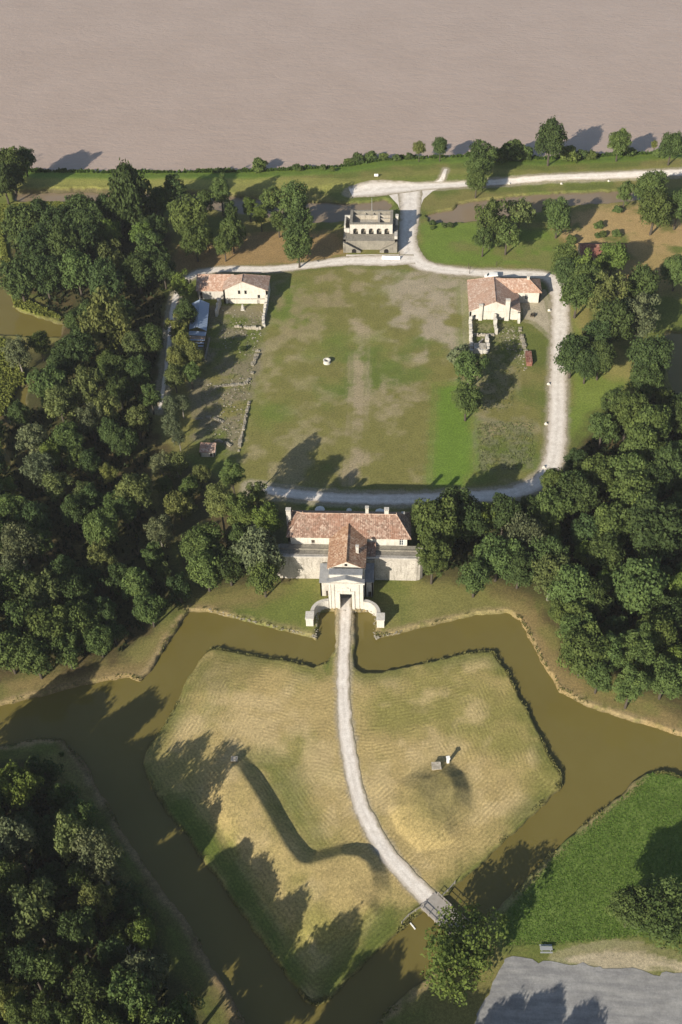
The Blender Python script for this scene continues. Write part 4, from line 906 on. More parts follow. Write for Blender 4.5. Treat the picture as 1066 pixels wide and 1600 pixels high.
# boulders along the tracks
bl_ = [(858, 486, 'white boulder on the left verge of the right track, level with the farmhouse wing'), (857, 601, 'white boulder on the left verge of the right track, level with the brick stub'), (853, 663, 'white boulder on the left verge of the right track, level with the lone lawn tree'), (850, 731, 'white boulder on the left verge at the lower bend of the right track'), (796, 288, 'pale boulder on the verge of the dike road, leftmost of three above the pond'), (877, 288, 'pale boulder on the verge of the dike road, middle of three above the pond'), (951, 284, 'pale boulder on the verge of the dike road, rightmost of three above the pond')]
for px, py, lb in bl_:
    c0 = G(px, py); q = MB(c0); q.stone((c0.x, c0.y, -.1), .55, .5, .85, RNG.random()*3, RNG); q.stone((c0.x+.6, c0.y-.2, -.1), .25, .25, .3, 1, RNG)
    tag(q.build('boulder', M['boulder'], None, False), lb, 'boulder', 'boulders along the tracks')
# signs and posts
def sign(px, py, label, w, h, z, m='white', posts=2, rz=0, cat='sign'):
    c0 = G(px, py); r = thing('sign_board', label, cat, (c0.x, c0.y, hz(c0.x, c0.y)), rz)
    for s in ((-1, 1) if posts == 2 else (0,)): q = MB(); q.box(s*(w/2-.1)-.06, s*(w/2-.1)+.06, -.06, .06, -.1, z+h); q.build('post', M['darkwood'], r)
    q = MB(); q.box(-w/2, w/2, -.12, -.062, z, z+h); q.build('panel', M[m], r); return r
sign(588, 281, 'small pale sign board on the grassy dike above the guardhouse', 1.6, 1.1, .5)
def post(px, py, label, h, m='darkwood', name='post'):
    c0 = G(px, py); r = thing(name, label, 'post', (c0.x, c0.y, 0)); q = MB(); q.tube([(0, 0, -.1), (0, 0, h)], .09, 6); q.build('shaft', M[m], r); q = MB(); q.box(-.14, .14, -.14, .14, h, h+.08); q.build('cap', M[m], r)
post(732, 420, 'thin dark post on the grass side of the road left of the farmhouse', 2.2)
post(734, 428, 'taller thin post at the road edge nearest the farmhouse corner', 3.0)
post(776, 415, 'short thick dark post on the grass above the farmhouse', 1.6)
post(624, 404, 'grey post at the right end of the long white panel', 2.6)
c0 = G(611, 405); r = thing('display_panel', 'long low white panel with two dark spots on the road before the guardhouse', 'panel', (c0.x, c0.y, 0), -.06)
q = MB(); q.add([(-3.4, -.5, .25), (3.4, -.5, .25), (3.4, .5, 1.05), (-3.4, .5, 1.05), (-3.4, -.5, .17), (3.4, -.5, .17), (3.4, .5, .97), (-3.4, .5, .97)], [(0, 1, 2, 3), (7, 6, 5, 4), (0, 4, 5, 1), (1, 5, 6, 2), (2, 6, 7, 3), (3, 7, 4, 0)]); q.build('board', M['white'], r)
for x in (-2.3, 2.1): q = MB(); q.tube([(x, -.02, .67), (x, -.06, .74)], .17, 8); q.build('spot', M['dark'], r)
for x in (-3, 0, 3): q = MB(); q.box(x-.06, x+.06, .3, .42, -.05, .9); q.build('leg', M['wood'], r)
# cart by the farmhouse yard
c0 = G(832, 495); r = thing('cart', 'dark two wheeled cart standing in the yard below the farmhouse wing', 'cart', (c0.x, c0.y, 0), 1.3)
q = MB(); q.box(-1.0, 1.0, -.55, .55, .7, .8); q.box(-1, 1, -.55, -.5, .8, 1.15); q.box(-1, 1, .5, .55, .8, 1.15); q.box(-1, -.95, -.5, .5, .8, 1.15); q.build('tray', M['darkwood'], r)
for y in (-.68, .68):
    q = MB(); n = 16
    for j in range(n): a = 2*math.pi*j/n; b = 2*math.pi*(j+1)/n; q.tube([(.55*math.cos(a), y, .57+.55*math.sin(a)), (.55*math.cos(b), y, .57+.55*math.sin(b))], .05, 5)
    for j in range(4): a = math.pi*j/4; q.tube([(-.5*math.cos(a), y, .57-.5*math.sin(a)), (.5*math.cos(a), y, .57+.5*math.sin(a))], .03, 4)
    q.build('wheel', M['darkwood'], r)
q = MB(); q.tube([(1, -.4, .75), (2.2, -.35, .3)], .05, 5); q.tube([(1, .4, .75), (2.2, .35, .3)], .05, 5); q.build('shaft', M['darkwood'], r)
# white van behind the farmhouse
c0 = G(768, 443); r = thing('parked_van', 'white van parked on the road close behind the farmhouse roof', 'van', (c0.x, 345.2, 0), math.pi)
pf = [(-2.4, .45), (-2.4, 1.95), (-2.25, 2.08), (.7, 2.1), (1.5, 1.25), (2.3, 1.05), (2.42, .75), (2.42, .45)]
q = MB(); n = len(pf)
vs_ = [(x, -.9, z) for x, z in pf]+[(x, .9, z) for x, z in pf]
q.add(vs_, [tuple(range(n-1, -1, -1)), tuple(range(n, 2*n))]+[(j, (j+1) % n, n+(j+1) % n, n+j) for j in range(n)][::1]); q.build('body', M['white'], r)
q = MB(); q.add([(.78, -.8, 2.03), (1.47, -.8, 1.32), (1.47, .8, 1.32), (.78, .8, 2.03), (.80, -.8, 2.06), (1.5, -.8, 1.34), (1.5, .8, 1.34), (.80, .8, 2.06)], [(3, 2, 1, 0), (4, 5, 6, 7), (0, 1, 5, 4), (1, 2, 6, 5), (2, 3, 7, 6), (3, 0, 4, 7)]); q.build('windscreen', M['glass'], r)
for x in (-1.5, 1.55):
    for y in (-.82, .82):
        q = MB(); q.tube([(x, y-.1, .34), (x, y+.1, .34)], .34, 14); w = q.build('wheel', M['black'], r); h = MB(); h.tube([(x, y-.13, .34), (x, y+.13, .34)], .18, 10); h.build('rim', M['steel'], w)

# ================================================================== trees
def leaf_mat():
    t = NT('foliage'); oi = t.n('ObjectInfo'); tn = t.attrn('tone')
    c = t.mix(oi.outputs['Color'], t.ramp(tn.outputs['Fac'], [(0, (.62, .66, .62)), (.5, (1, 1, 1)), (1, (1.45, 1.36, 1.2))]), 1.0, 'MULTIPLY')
    t.col(c); t.b.inputs['Roughness'].default_value = .7; t.b.inputs['Specular IOR Level'].default_value = .12
    tl = t.n('BsdfTranslucent'); t.l(c, tl.inputs['Color'])
    mx = t.n('MixShader'); mx.inputs[0].default_value = .22
    t.l(t.b.outputs[0], mx.inputs[1]); t.l(tl.outputs[0], mx.inputs[2]); t.l(mx.outputs[0], t.t.nodes['Material Output'].inputs['Surface']); return t.m
LEAF = leaf_mat()
BARK = plain('bark', (.075, .062, .048), .95, 0, .3); PALEBARK = plain('pale_bark', (.20, .18, .15), .95, 0, .2)
def leaves(P, N, size, rng, tone, fold=.25):
    n = len(P); r = rng.normal(size=(n, 3)); t = np.cross(N, r); t /= np.linalg.norm(t, axis=1)[:, None]+1e-9; b = np.cross(N, t)
    s = (size*rng.uniform(.6, 1.35, n))[:, None]; q = rng.uniform(.6, 1.0, n)[:, None]
    V = np.stack([P-t*s, P-b*s*q*.8+N*s*fold*0, P+t*s, P+b*s*q*.8-N*s*fold], 1).reshape(-1, 3)
    return V, np.arange(4*n).reshape(n, 4), np.repeat(tone, 4)
def crown_mesh(name, seed, nb, shape, nleaf, lsize, spread=(.26, .42), flat=1.0):
    """leaf clumps through a lumpy volume of radius 1; shape(phi, h) -> radius factor"""
    rng = np.random.default_rng(seed); Vs = []; Ts = []
    ncl = 0; cs = []
    while ncl < nb:
        u = rng.uniform(-.75, 1); ph = rng.uniform(0, 2*math.pi); rr = shape(ph, u)*rng.uniform(.55, .86)
        s = math.sqrt(max(0, 1-u*u)); c = np.array([rr*s*math.cos(ph), rr*s*math.sin(ph), rr*u*flat])
        rad = rng.uniform(*spread)
        if any(np.linalg.norm(c-k) < .55*(rad+q) for k, q in cs) and rng.random() < .85: continue
        cs.append((c, rad)); ncl += 1
    for c, rad in cs:
        m = int(nleaf*(rad/.34)**2); d = rng.normal(size=(m, 3)); d /= np.linalg.norm(d, axis=1)[:, None]
        d[:, 2] = np.where(d[:, 2] < -.35, -d[:, 2]*.6, d[:, 2]); rad_n = rng.uniform(.72, 1.06, m)
        lump = 1+.22*np.sin(d[:, 0]*5+c[0]*9)*np.sin(d[:, 1]*5+c[1]*7)
        P = c+d*(rad*rad_n*lump)[:, None]; N = d+rng.normal(size=(m, 3))*.42; N /= np.linalg.norm(N, axis=1)[:, None]
        tn = np.clip(rng.normal(.5, .16)+rng.normal(0, .13, m), 0, 1)
        V, _, T = leaves(P, N, np.full(m, lsize), rng, tn); Vs.append(V); Ts.append(T)
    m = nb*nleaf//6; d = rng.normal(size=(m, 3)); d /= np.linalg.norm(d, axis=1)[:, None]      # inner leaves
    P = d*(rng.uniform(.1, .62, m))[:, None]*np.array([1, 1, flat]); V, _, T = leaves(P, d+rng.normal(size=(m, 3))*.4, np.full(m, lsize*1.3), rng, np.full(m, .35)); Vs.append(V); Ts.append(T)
    V = np.concatenate(Vs); T = np.concatenate(Ts); F = np.arange(len(V)).reshape(-1, 4)
    o = np_mesh(name, V, F, LEAF); attr(o.data, 'tone', 'FLOAT', T); me = o.data; bpy.data.objects.remove(o); return me
def trunk_mesh(name, seed, m):
    """trunk with limbs, height 1 to the middle of the crown, radius in the same scale as the crown (1)"""
    r = random.Random(seed); mb = MB(); pts = [(0, 0, -.08)]; x = y = 0
    for k in range(1, 7): x += r.uniform(-.03, .03); y += r.uniform(-.03, .03); pts.append((x, y, k/6*1.15))
    mb.tube(pts, .095, 8, .035)
    for k in range(7):
        i = r.randint(3, 5); a = r.uniform(0, 2*math.pi)+k; L = r.uniform(.45, .75); p = Vector(pts[i]); q = p+Vector((math.cos(a)*L*.5, math.sin(a)*L*.5, .14)); s = q+Vector((math.cos(a+.4)*L*.4, math.sin(a+.4)*L*.4, .16))
        mb.tube([p, q, s], .042, 5, .012)
    me = bpy.data.meshes.new(name); me.from_pydata(mb.v, [], mb.f); me.materials.append(m); me.polygons.foreach_set('use_smooth', [True]*len(me.polygons)); return me
rs = random.Random(5)
def lumpy(seed, amp=.22, top=1.0):
    r = random.Random(seed); k = [(r.randint(2, 4), r.uniform(0, 6), r.uniform(.4, 1)) for _ in range(3)]
    return lambda ph, u: (1+amp*sum(a*math.sin(n*ph+p+u*2) for n, p, a in k)/2)*(1 if u < .2 else top)
PROTO = {}
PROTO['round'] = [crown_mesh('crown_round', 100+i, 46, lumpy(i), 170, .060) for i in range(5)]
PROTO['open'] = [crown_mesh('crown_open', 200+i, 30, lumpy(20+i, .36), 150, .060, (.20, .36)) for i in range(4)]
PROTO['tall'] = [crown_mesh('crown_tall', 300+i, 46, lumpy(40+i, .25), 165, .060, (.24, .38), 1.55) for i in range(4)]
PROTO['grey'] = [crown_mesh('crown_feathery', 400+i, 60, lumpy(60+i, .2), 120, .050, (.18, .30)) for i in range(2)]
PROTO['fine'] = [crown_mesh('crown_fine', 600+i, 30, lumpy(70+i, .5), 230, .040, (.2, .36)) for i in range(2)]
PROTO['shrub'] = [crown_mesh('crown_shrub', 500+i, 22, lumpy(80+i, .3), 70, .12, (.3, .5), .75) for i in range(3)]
TRUNK = [trunk_mesh('trunk', 900+i, BARK) for i in range(3)]; PTRUNK = trunk_mesh('trunk_pale', 950, PALEBARK)
TONE = {'dark': (.060, .088, .028), 'mid': (.086, .120, .034), 'olive': (.114, .132, .042), 'bright': (.114, .158, .034), 'grey': (.112, .130, .064), 'yellow': (.160, .166, .042)}
TWORD = {'dark': 'dark green', 'mid': 'mid green', 'olive': 'olive green', 'bright': 'bright green', 'grey': 'grey green', 'yellow': 'yellow green'}
KWORD = {'fine': 'wide crowned', 'round': 'round crowned', 'open': 'loose crowned', 'tall': 'tall crowned', 'grey': 'feathery', 'shrub': 'low bushy'}
# (x, y, crown radius) of every crown in the photograph's pixels, kind letter, tone letter
KD = {'f': 'fine', 'r': 'round', 'o': 'open', 't': 'tall', 'g': 'grey', 's': 'shrub'}; TN = {'d': 'dark', 'm': 'mid', 'o': 'olive', 'b': 'bright', 'g': 'grey', 'y': 'yellow'}
LIST = []
def add(ox, oy, sc, rows):
    for row in rows.split(';'):
        row = row.split()
        if not row: continue
        x, y, r = map(float, row[:3]); k = row[3] if len(row) > 3 else ''
        LIST.append([ox+x/sc, oy+y/sc, r/sc, k])
add(0, 0, 1, '318 852 27 rm;322 890 25 rm;406 868 33 rg;358 884 22 rd;412 902 22 rm;432 880 18 rd;375 845 20 rm')
add(0, 0, 1, '345 785 24 to;378 797 24 tm;417 812 22 tb;402 772 17 to;362 742 18 tm;330 820 20 to')
add(0, 180, 2.0, '410 275 68 rd;545 240 44 td;590 320 58 rm;500 268 36 rm;690 240 42 tm;640 270 30 om;720 305 30 tm;725 370 40 rm;700 405 30 rm;780 285 26 tb;815 315 26 tb;850 265 40 om;870 330 30 om;920 268 52 om;930 340 48 om;932 410 44 rm;610 390 44 rm;650 385 20 ob;70 345 55 rd;130 330 50 rd;190 350 50 rd;250 305 48 rd;275 345 55 rd;340 372 42 ob;120 420 60 rd;200 420 58 rd;262 400 55 rd;70 440 50 rd;442 375 44 ob;480 355 40 rd;470 420 48 om;350 455 48 oo;240 490 52 rm;140 500 52 rd;430 485 50 rd;330 520 50 rd;60 510 50 rd;510 480 40 rd;400 330 40 rd;330 290 36 rd')
add(533, 180, 2.0, '470 335 66 om;560 305 56 oo;445 385 40 om;520 370 50 om;680 320 48 rm;650 290 30 om;720 390 20 sm;700 450 48 rm;770 490 48 ob;850 450 45 rb;890 240 30 om;970 230 45 rm;980 300 50 rm;1055 290 44 om;1050 485 42 rm;740 560 46 rm;940 540 48 rm')
add(690, 400, 2.835, '565 75 62 rd;650 110 60 rm;770 40 58 rm;740 190 80 oo;900 150 62 rm;1015 70 60 rm;880 265 78 og;760 300 78 rd;690 365 60 rd;580 440 64 rd;645 480 50 rd;705 455 58 rd;805 360 40 rm;920 460 80 rd;905 560 60 rm;760 650 58 tm;715 760 62 om;830 700 78 tm;920 770 78 rm;1045 720 58 rd;880 860 76 rm;985 900 60 rm;120 500 62 om;112 640 56 rm;1050 890 60 rm;700 975 66 rm;492 1000 46 rm;585 1030 58 rm;830 970 78 rm;930 1005 70 rd')
add(640, 700, 2.5, '100 300 80 rm;180 235 66 rd;90 430 68 tm;165 420 86 tm;255 505 55 rm;232 290 60 rd;290 270 50 ob;370 260 58 rd;345 430 68 rm;450 350 80 gg;430 470 56 rd;560 240 60 rm;592 130 60 rm;650 190 68 rd;540 425 64 rd;555 500 74 go;720 100 80 rm;690 330 52 rd;790 315 68 rm;680 410 38 tb;765 420 66 rd;765 520 42 tb;630 560 76 rm;715 590 58 rd;900 545 88 rm;825 450 50 rd;950 330 96 rd;880 190 78 rm;870 80 78 rm;1000 80 60 rd;1050 250 60 rd;680 800 78 rm;780 800 70 tm;660 720 60 rm;890 790 78 tm;960 730 68 rm;1000 900 66 rm;865 930 66 tm;740 890 50 rm;1045 830 50 rb;1050 540 40 rb;655 670 56 rm;625 850 46 rm;520 560 40 go;1010 650 60 rd;600 640 44 rm')
add(0, 1130, 2.665, '80 265 68 rb;60 490 80 og;300 480 78 oo;410 555 88 gg;330 640 50 om;140 800 108 oo;400 745 66 oo;230 1040 80 om;600 880 46 rb;605 1050 86 gg;490 1085 50 oy;600 1225 68 ob;770 1215 68 om;30 655 60 rm;20 1150 60 oy;180 1180 50 om;80 1200 50 rm;-60 380 80 rm;-260 340 90 rm;-300 200 90 rm;-180 480 90 rm;-250 620 90 rm;-80 600 90 rm;-70 900 100 rm;-60 1120 80 rm;330 860 70 rd;470 960 50 rd;120 1010 70 rd;380 1140 80 rd;230 1280 80 rm;440 1290 80 rm')
add(0, 480, 3.331, '90 240 66 gg;205 190 48 rm;560 90 110 oo;400 230 80 rd;330 300 66 rd;700 200 62 oo;790 165 60 rd;570 315 50 rm;720 335 62 rd;450 420 88 oo;255 400 78 rm;310 500 78 oo;545 535 78 oo;470 590 66 og;715 580 64 oo;785 470 48 om;350 690 70 rm;165 690 78 og;265 765 58 rb;200 845 78 gg;560 865 46 oy;470 810 50 rd;290 930 68 oo;425 960 46 oo;700 970 84 ro;530 1150 78 rm;185 1100 70 rd;60 1080 78 rm;100 1240 96 gg;210 1230 60 om;525 1310 68 oo;480 250 60 rd;620 430 60 rd;640 700 60 rd;40 940 50 ob;70 1370 70 og;330 1370 60 rd;-60 650 70 rd;-50 820 70 rd;-60 1000 80 rd;-70 1200 90 rd;380 1060 60 rd;650 1060 60 rd;100 560 50 rd;620 330 60 rd')
add(0, 900, 2.6, '60 60 80 om;170 90 80 oo;300 70 60 rd;80 190 80 om;200 220 80 rm;320 190 66 rm;420 150 50 rd;30 310 70 rm;140 330 70 rm;270 300 60 om;-60 120 80 rd;-60 280 80 rd;400 260 50 rm')
add(180, 700, 3.676, '270 100 70 gg;350 90 68 go;490 155 60 oo;280 215 50 om;370 330 78 oo;590 305 70 om;720 345 64 om;870 410 72 rb;110 270 98 rb;255 480 78 gg;500 555 90 om;525 690 88 om;640 650 62 rd;825 610 116 gg;840 720 86 gg;730 570 68 gg;125 790 78 rm;220 620 60 om;275 720 50 oo;200 920 76 rm;552 770 56 om;690 120 58 og;430 230 50 rm;900 560 60 rm;660 470 56 rd')
add(230, 400, 4.264, '230 200 66 ob;262 375 62 rd;190 480 62 oy;235 560 52 oy;205 680 60 ro;300 660 60 ro;180 800 60 ro;290 780 54 rm;150 1000 58 gg;230 980 50 gg;160 1130 62 gg;210 1210 46 gg')
add(0, 0, 1, '720 1490 72 fb;672 1494 34 fb;748 1470 30 fb;1048 1428 62 fm;15 262 26 rm;38 252 16 rd;5 285 22 rd;860 226 24 rd;752 250 26 tm;745 282 16 rm;800 236 18 sm;778 246 14 sm;822 240 12 sm;890 243 14 sm;908 242 9 sd;967 228 16 rm;1049 232 18 rm;1023 222 6 ty;655 235 9 ro;688 231 12 rd;560 243 11 sd;580 243 9 sm;545 250 7 sm;600 245 7 sm;405 259 11 sm;463 261 6 sm;505 262 5 sm;206 266 4 sm;1030 242 9 sm;985 238 8 sm;925 244 8 sm;620 247 6 sm;640 244 6 sm;470 265 4 sm;340 266 4 sm;936 352 7 sm;942 366 6 sm;965 328 7 sm;934 368 5 sm;964 365 7 sm;676 348 6 sd;704 352 6 sd;694 352 5 sd;676 356 4 sm;520 268 4 sm;720 556 18 sg;96 1178 4 sm;105 1020 9 sb;380 545 5 sd')
SHIFT_TALL = [(0, 340, 1180, 2000)]
def tree_height(px, py, R, kind):
    if kind == 'shrub': return R*.75
    if py > 1350 and px > 600: return 6.8
    if py > 1150 and px < 400: return 12.5
    if 225 < px < 325 and 715 < py < 840: return 1.5+R
    if 325 < px < 445 and 722 < py < 840: return 14.0
    if kind == 'tall': return 1.9+R*1.55
    return 3.0+R*1.15
AREAS = [
 (lambda x, y: y < 300 and x < 100, 'on the river bank at the upper left corner'),
 (lambda x, y: y < 275 and x < 530, 'on the river edge left of the guardhouse'),
 (lambda x, y: y < 275 and x < 715, 'on the dike between river and guardhouse'),
 (lambda x, y: y < 290 and x < 920, 'between the river and the dike road'),
 (lambda x, y: y < 262, 'by the river at the upper right corner'),
 (lambda x, y: y < 430 and 240 <= x < 330, 'left of the bare brown earth above the barn'),
 (lambda x, y: y < 410 and 330 <= x < 420, 'on the bare brown earth above the barn'),
 (lambda x, y: y < 410 and 420 <= x < 530, 'on the bare brown earth beside the guardhouse'),
 (lambda x, y: y < 400 and 650 < x < 830, 'on the green bank below the pond'),
 (lambda x, y: y < 372 and 830 <= x < 900, 'at the right end of the pond bank'),
 (lambda x, y: y < 375 and 900 <= x < 985, 'on the dry slope below the pond'),
 (lambda x, y: y < 375 and x >= 960, 'at the right edge beside the dike road'),
 (lambda x, y: y < 470 and x > 860, 'around the dark red tiled barn'),
 (lambda x, y: y < 600 and 865 < x < 960, 'beside the upper bend of the right track'),
 (lambda x, y: y < 600 and x >= 960, 'near the right edge beyond the right track'),
 (lambda x, y: y < 700 and 640 < x < 860, 'on the lawn below the farmhouse ruins'),
 (lambda x, y: y < 760 and x > 880, 'on the upper edge of the right wood'),
 (lambda x, y: y < 910 and 640 < x < 760, 'right beside the gatehouse wall'),
 (lambda x, y: y < 830 and 760 <= x < 920, 'at the lower bend of the right track'),
 (lambda x, y: y < 940 and 760 <= x < 900, 'in the middle of the right wood'),
 (lambda x, y: y < 960 and x >= 880, 'deep inside the right wood'),
 (lambda x, y: y < 1180 and x > 830, 'along the moat edge of the right wood'),
 (lambda x, y: y > 1350 and 620 < x < 800, 'beside the footbridge'),
 (lambda x, y: y > 1350 and x >= 800, 'beside the car park at the right edge'),
 (lambda x, y: y > 1100 and x < 400 and y < 1300, 'atop the lower left wood'),
 (lambda x, y: y >= 1300 and y < 1450 and x < 400, 'in the middle of the lower left wood'),
 (lambda x, y: y >= 1450 and x < 400, 'at the bottom of the lower left wood'),
 (lambda x, y: y > 1100, 'below the lower moat'),
 (lambda x, y: x > 330 and x < 470 and y > 740, 'left of the gatehouse wall'),
 (lambda x, y: x > 250 and x < 400 and y > 690, 'between the little hut and the gatehouse'),
 (lambda x, y: 235 < x < 345 and y < 520, 'beside the blue metal shed'),
 (lambda x, y: 235 < x < 345 and y < 690, 'along the track left of the walled garden'),
 (lambda x, y: y < 400 and x < 130, 'at the top left of the left wood'),
 (lambda x, y: y < 400, 'at the top of the left wood'),
 (lambda x, y: y < 500 and x < 130, 'on the left of the upper left wood'),
 (lambda x, y: y < 500, 'on the right of the upper left wood'),
 (lambda x, y: y < 620 and x < 90, 'beside the green pools at the left edge'),
 (lambda x, y: y < 620 and x < 165, 'in the left wood beside the pools'),
 (lambda x, y: y < 620, 'in the left wood beside the track'),
 (lambda x, y: y < 760 and x < 110, 'in the middle of the left wood, left half'),
 (lambda x, y: y < 760, 'in the middle of the left wood, right half'),
 (lambda x, y: y < 880 and x < 130, 'in the lower middle of the left wood'),
 (lambda x, y: y < 880, 'around the clearing in the left wood'),
 (lambda x, y: y < 980 and x < 130, 'deep in the lower part of the left wood'),
 (lambda x, y: y < 980, 'at the lower right corner of the left wood'),
 (lambda x, y: x < 110, 'at the lower left end of the left wood'),
 (lambda x, y: True, 'along the moat edge of the left wood'),
]
TREES = []; placed = []
for px, py, r, k in LIST:
    kind = KD.get(k[:1], 'round'); tone = TN.get(k[1:2], 'mid')
    if kind != 'shrub' and py > 430 and not (py > 1350 and px > 600): r *= 1.13
    if 650 < px < 900 and 295 < py < 420: r *= .86
    s0 = pxm(G(px, py, 8)); R = r/s0; hc = tree_height(px, py, R, kind); g = G(px, py, hc); R = r/pxm(g)
    if kind == 'tall': R *= .86
    z = hz(g.x, g.y)
    if kind != 'shrub' and py < 1600 and any(math.hypot(g.x-a, g.y-b_) < .50*(R+q) for a, b_, q in placed if q > 2): continue
    TREES.append(dict(x=g.x, y=g.y, z=z, R=R, hc=hc, kind=kind, tone=tone, px=px, py=py)); placed.append((g.x, g.y, R))
# tall trees standing just outside the frame, placed from the tips of the shadows they throw into it
for px, py, H, R in ((424, 1352, 19, 4.6), (468, 1408, 19, 5), (540, 1452, 19, 5), (602, 1500, 18, 5), (385, 1420, 18, 5), (480, 1500, 18, 5), (806, 1572, 15, 4.5), (868, 1552, 16, 3.6), (925, 1580, 15, 4.2), (640, 1535, 16, 4.5), (700, 1545, 16, 5), (745, 1530, 17, 4.6), (1062, 1290, 13, 4)):
    g = G(px, py); L = H/math.tan(SUN_EL); x, y = g.x-L*math.sin(SUN_AZ), g.y-L*math.cos(SUN_AZ); hc = H-1.2*R
    v = np.array([x, y, hc-CAM_H]); w_ = v@FW
    TREES.append(dict(x=x, y=y, z=0, R=R, hc=hc, kind='round', tone='mid', px=533+FOC*(v@RR)/w_, py=800-FOC*(v@UU)/w_)); placed.append((x, y, R))
# younger trees filling the gaps in the woods
FILL = [([(0, 350), (60, 330), (240, 300), (262, 410), (245, 600), (230, 760), (290, 930), (240, 970), (190, 1020), (0, 1045), (-60, 1040), (-60, 660), (60, 640), (110, 520), (40, 440)], 3.6),
        ([(650, 800), (840, 790), (960, 640), (1066, 610), (1110, 640), (1110, 1090), (1066, 1090), (900, 1020), (850, 920), (750, 890), (660, 890)], 3.6),
        ([(0, 1210), (70, 1215), (130, 1280), (240, 1480), (290, 1600), (290, 1660), (-60, 1660), (-60, 1210)], 4.0)]
fr_ = random.Random(21)
for poly, R0 in FILL:
    wp = GP(poly, 5.0); P_ = np.array(wp); x0, y0 = P_.min(0); x1, y1 = P_.max(0); got = 0
    for _ in range(2500):
        if got >= 18: break
        x, y = fr_.uniform(x0, x1), fr_.uniform(y0, y1)
        if not inside(np.array([x]), np.array([y]), wp)[0]: continue
        R = R0*fr_.uniform(.8, 1.2)
        if any((x-a)**2+(y-b)**2 < (.72*(R+q))**2 for a, b, q in placed): continue
        v = np.array([x, y, 6-CAM_H]); w_ = v@FW; px, py = 533+FOC*(v@RR)/w_, 800-FOC*(v@UU)/w_
        TREES.append(dict(x=x, y=y, z=hz(x, y), R=R, hc=2+R*1.0, kind=fr_.choice(['round', 'open']), tone=fr_.choice(['dark', 'dark', 'mid']), px=px, py=py)); placed.append((x, y, R)); got += 1
# labels: area + colour + habit, told apart by crown size or place where several share them
cells = {}
for t in TREES:
    for f, n in AREAS:
        if f(t['px'], t['py']): t['area'] = n; break
    cells.setdefault((t['area'], t['tone'], t['kind'] == 'shrub'), []).append(t)
for (area, tone, shr), L in cells.items():
    what = 'shrub' if shr else 'tree'; tw_ = TWORD[tone]
    L.sort(key=lambda t: -t['R']); n = len(L)
    for t in L: t['hab'] = '' if shr else KWORD[t['kind']]+' '; t['grp'] = f'{tw_} {what}s {area}'
    if n == 1: L[0]['lab'] = f'{tw_} {L[0]["hab"]}{what} {area}'; L[0]['grp'] = None
    elif n == 2:
        for t, w in zip(L, ('larger', 'smaller')): t['lab'] = f'{w} of two {tw_} {what}s {area}'
    elif n == 3:
        for t, w in zip(L, ('widest', 'middle sized', 'smallest')): t['lab'] = f'{w} of three {tw_} {what}s {area}'
    else:
        rest = list(L); pick = []
        for w, key in (('leftmost', lambda t: t['px']), ('rightmost', lambda t: -t['px']), ('farthest', lambda t: t['py']), ('nearest', lambda t: -t['py'])):
            b = min(rest, key=key); rest.remove(b); b['lab'] = f'{w} of the {tw_} {what}s {area}'
            if not rest: break
        if len(rest) == 1: rest[0]['lab'] = f'middle one of the {tw_} {what}s {area}'
        elif len(rest) == 2:
            rest.sort(key=lambda t: t['px'])
            for t, w in zip(rest, ('left', 'right')): t['lab'] = f'{w} inner {tw_} {what} of those {area}'
        else:
            for t in rest: t['lab'] = f'one of the inner {tw_} {what}s {area}'
tr_rng = random.Random(3)
def put_tree(t):
    shr = t['kind'] == 'shrub'; R, hc = t['R'], t['hc']
    o = thing('shrub' if shr else 'tree', t['lab'], 'shrub' if shr else 'tree', (t['x'], t['y'], t['z']-.05), tr_rng.uniform(0, 6.28), t['grp'])
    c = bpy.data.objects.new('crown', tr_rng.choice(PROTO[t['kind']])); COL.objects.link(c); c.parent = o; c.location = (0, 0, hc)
    sq = 1.0 if shr or t['kind'] == 'tall' else tr_rng.uniform(1.12, 1.36)
    if hc == 6.8: sq = .85
    if hc > 12.2 and not shr and t['kind'] != 'tall': sq *= 1.35
    c.scale = (R, R*tr_rng.uniform(.9, 1.08), R*sq)
    b = TONE[t['tone']]; v = tr_rng.uniform(.82, 1.2); h = tr_rng.uniform(-.08, .08)
    c.color = (b[0]*v*(1+h), b[1]*v, b[2]*v*(1-h), 1)
    k = bpy.data.objects.new('trunk' if not shr else 'stem', PTRUNK if t['kind'] == 'grey' else tr_rng.choice(TRUNK)); COL.objects.link(k); k.parent = o
    k.scale = (R*(.9 if not shr else .6), R*(.9 if not shr else .6), hc)
for t in TREES: put_tree(t)
# bare trees
def bare_tree(px, py, r, hc, label, seed):
    g = G(px, py, hc); R = r/pxm(g); o = thing('bare_tree', label, 'tree', (g.x, g.y, hz(g.x, g.y)-.05)); rr = random.Random(seed); mb = MB(); tk = MB()
    tk.tube([(0, 0, -.2), (.1, 0, hc*.5), (0, .1, hc*.9)], .3, 7, .14); tk.build('trunk', PALEBARK, o)
    def br(p, d, L, w, lev):
        q = p+d*L; mid = (p+q)/2+Vector((rr.uniform(-.1, .1), rr.uniform(-.1, .1), 0))*L; mb.tube([p, mid, q], w, 5, w*.5)
        if lev < 4:
            for _ in range(3): br(p+d*L*rr.uniform(.55, 1), (d+Vector((rr.uniform(-.8, .8), rr.uniform(-.8, .8), rr.uniform(-.2, .5)))).normalized(), L*rr.uniform(.5, .72), w*.55, lev+1)
    for k in range(6):
        a = k*1.05; br(Vector((0, 0, hc*rr.uniform(.6, .9))), Vector((math.cos(a)*.7, math.sin(a)*.7, .7)).normalized(), R*.55, .13, 1)
    mb.build('branch', PALEBARK, o)
PALEBARK = plain('bleached_bark', (.36, .33, .28), .95, 0, .2)
bare_tree(200, 1482, 18, 14, 'pale dead tree with bare twigs at the bottom of the lower left wood', 3)
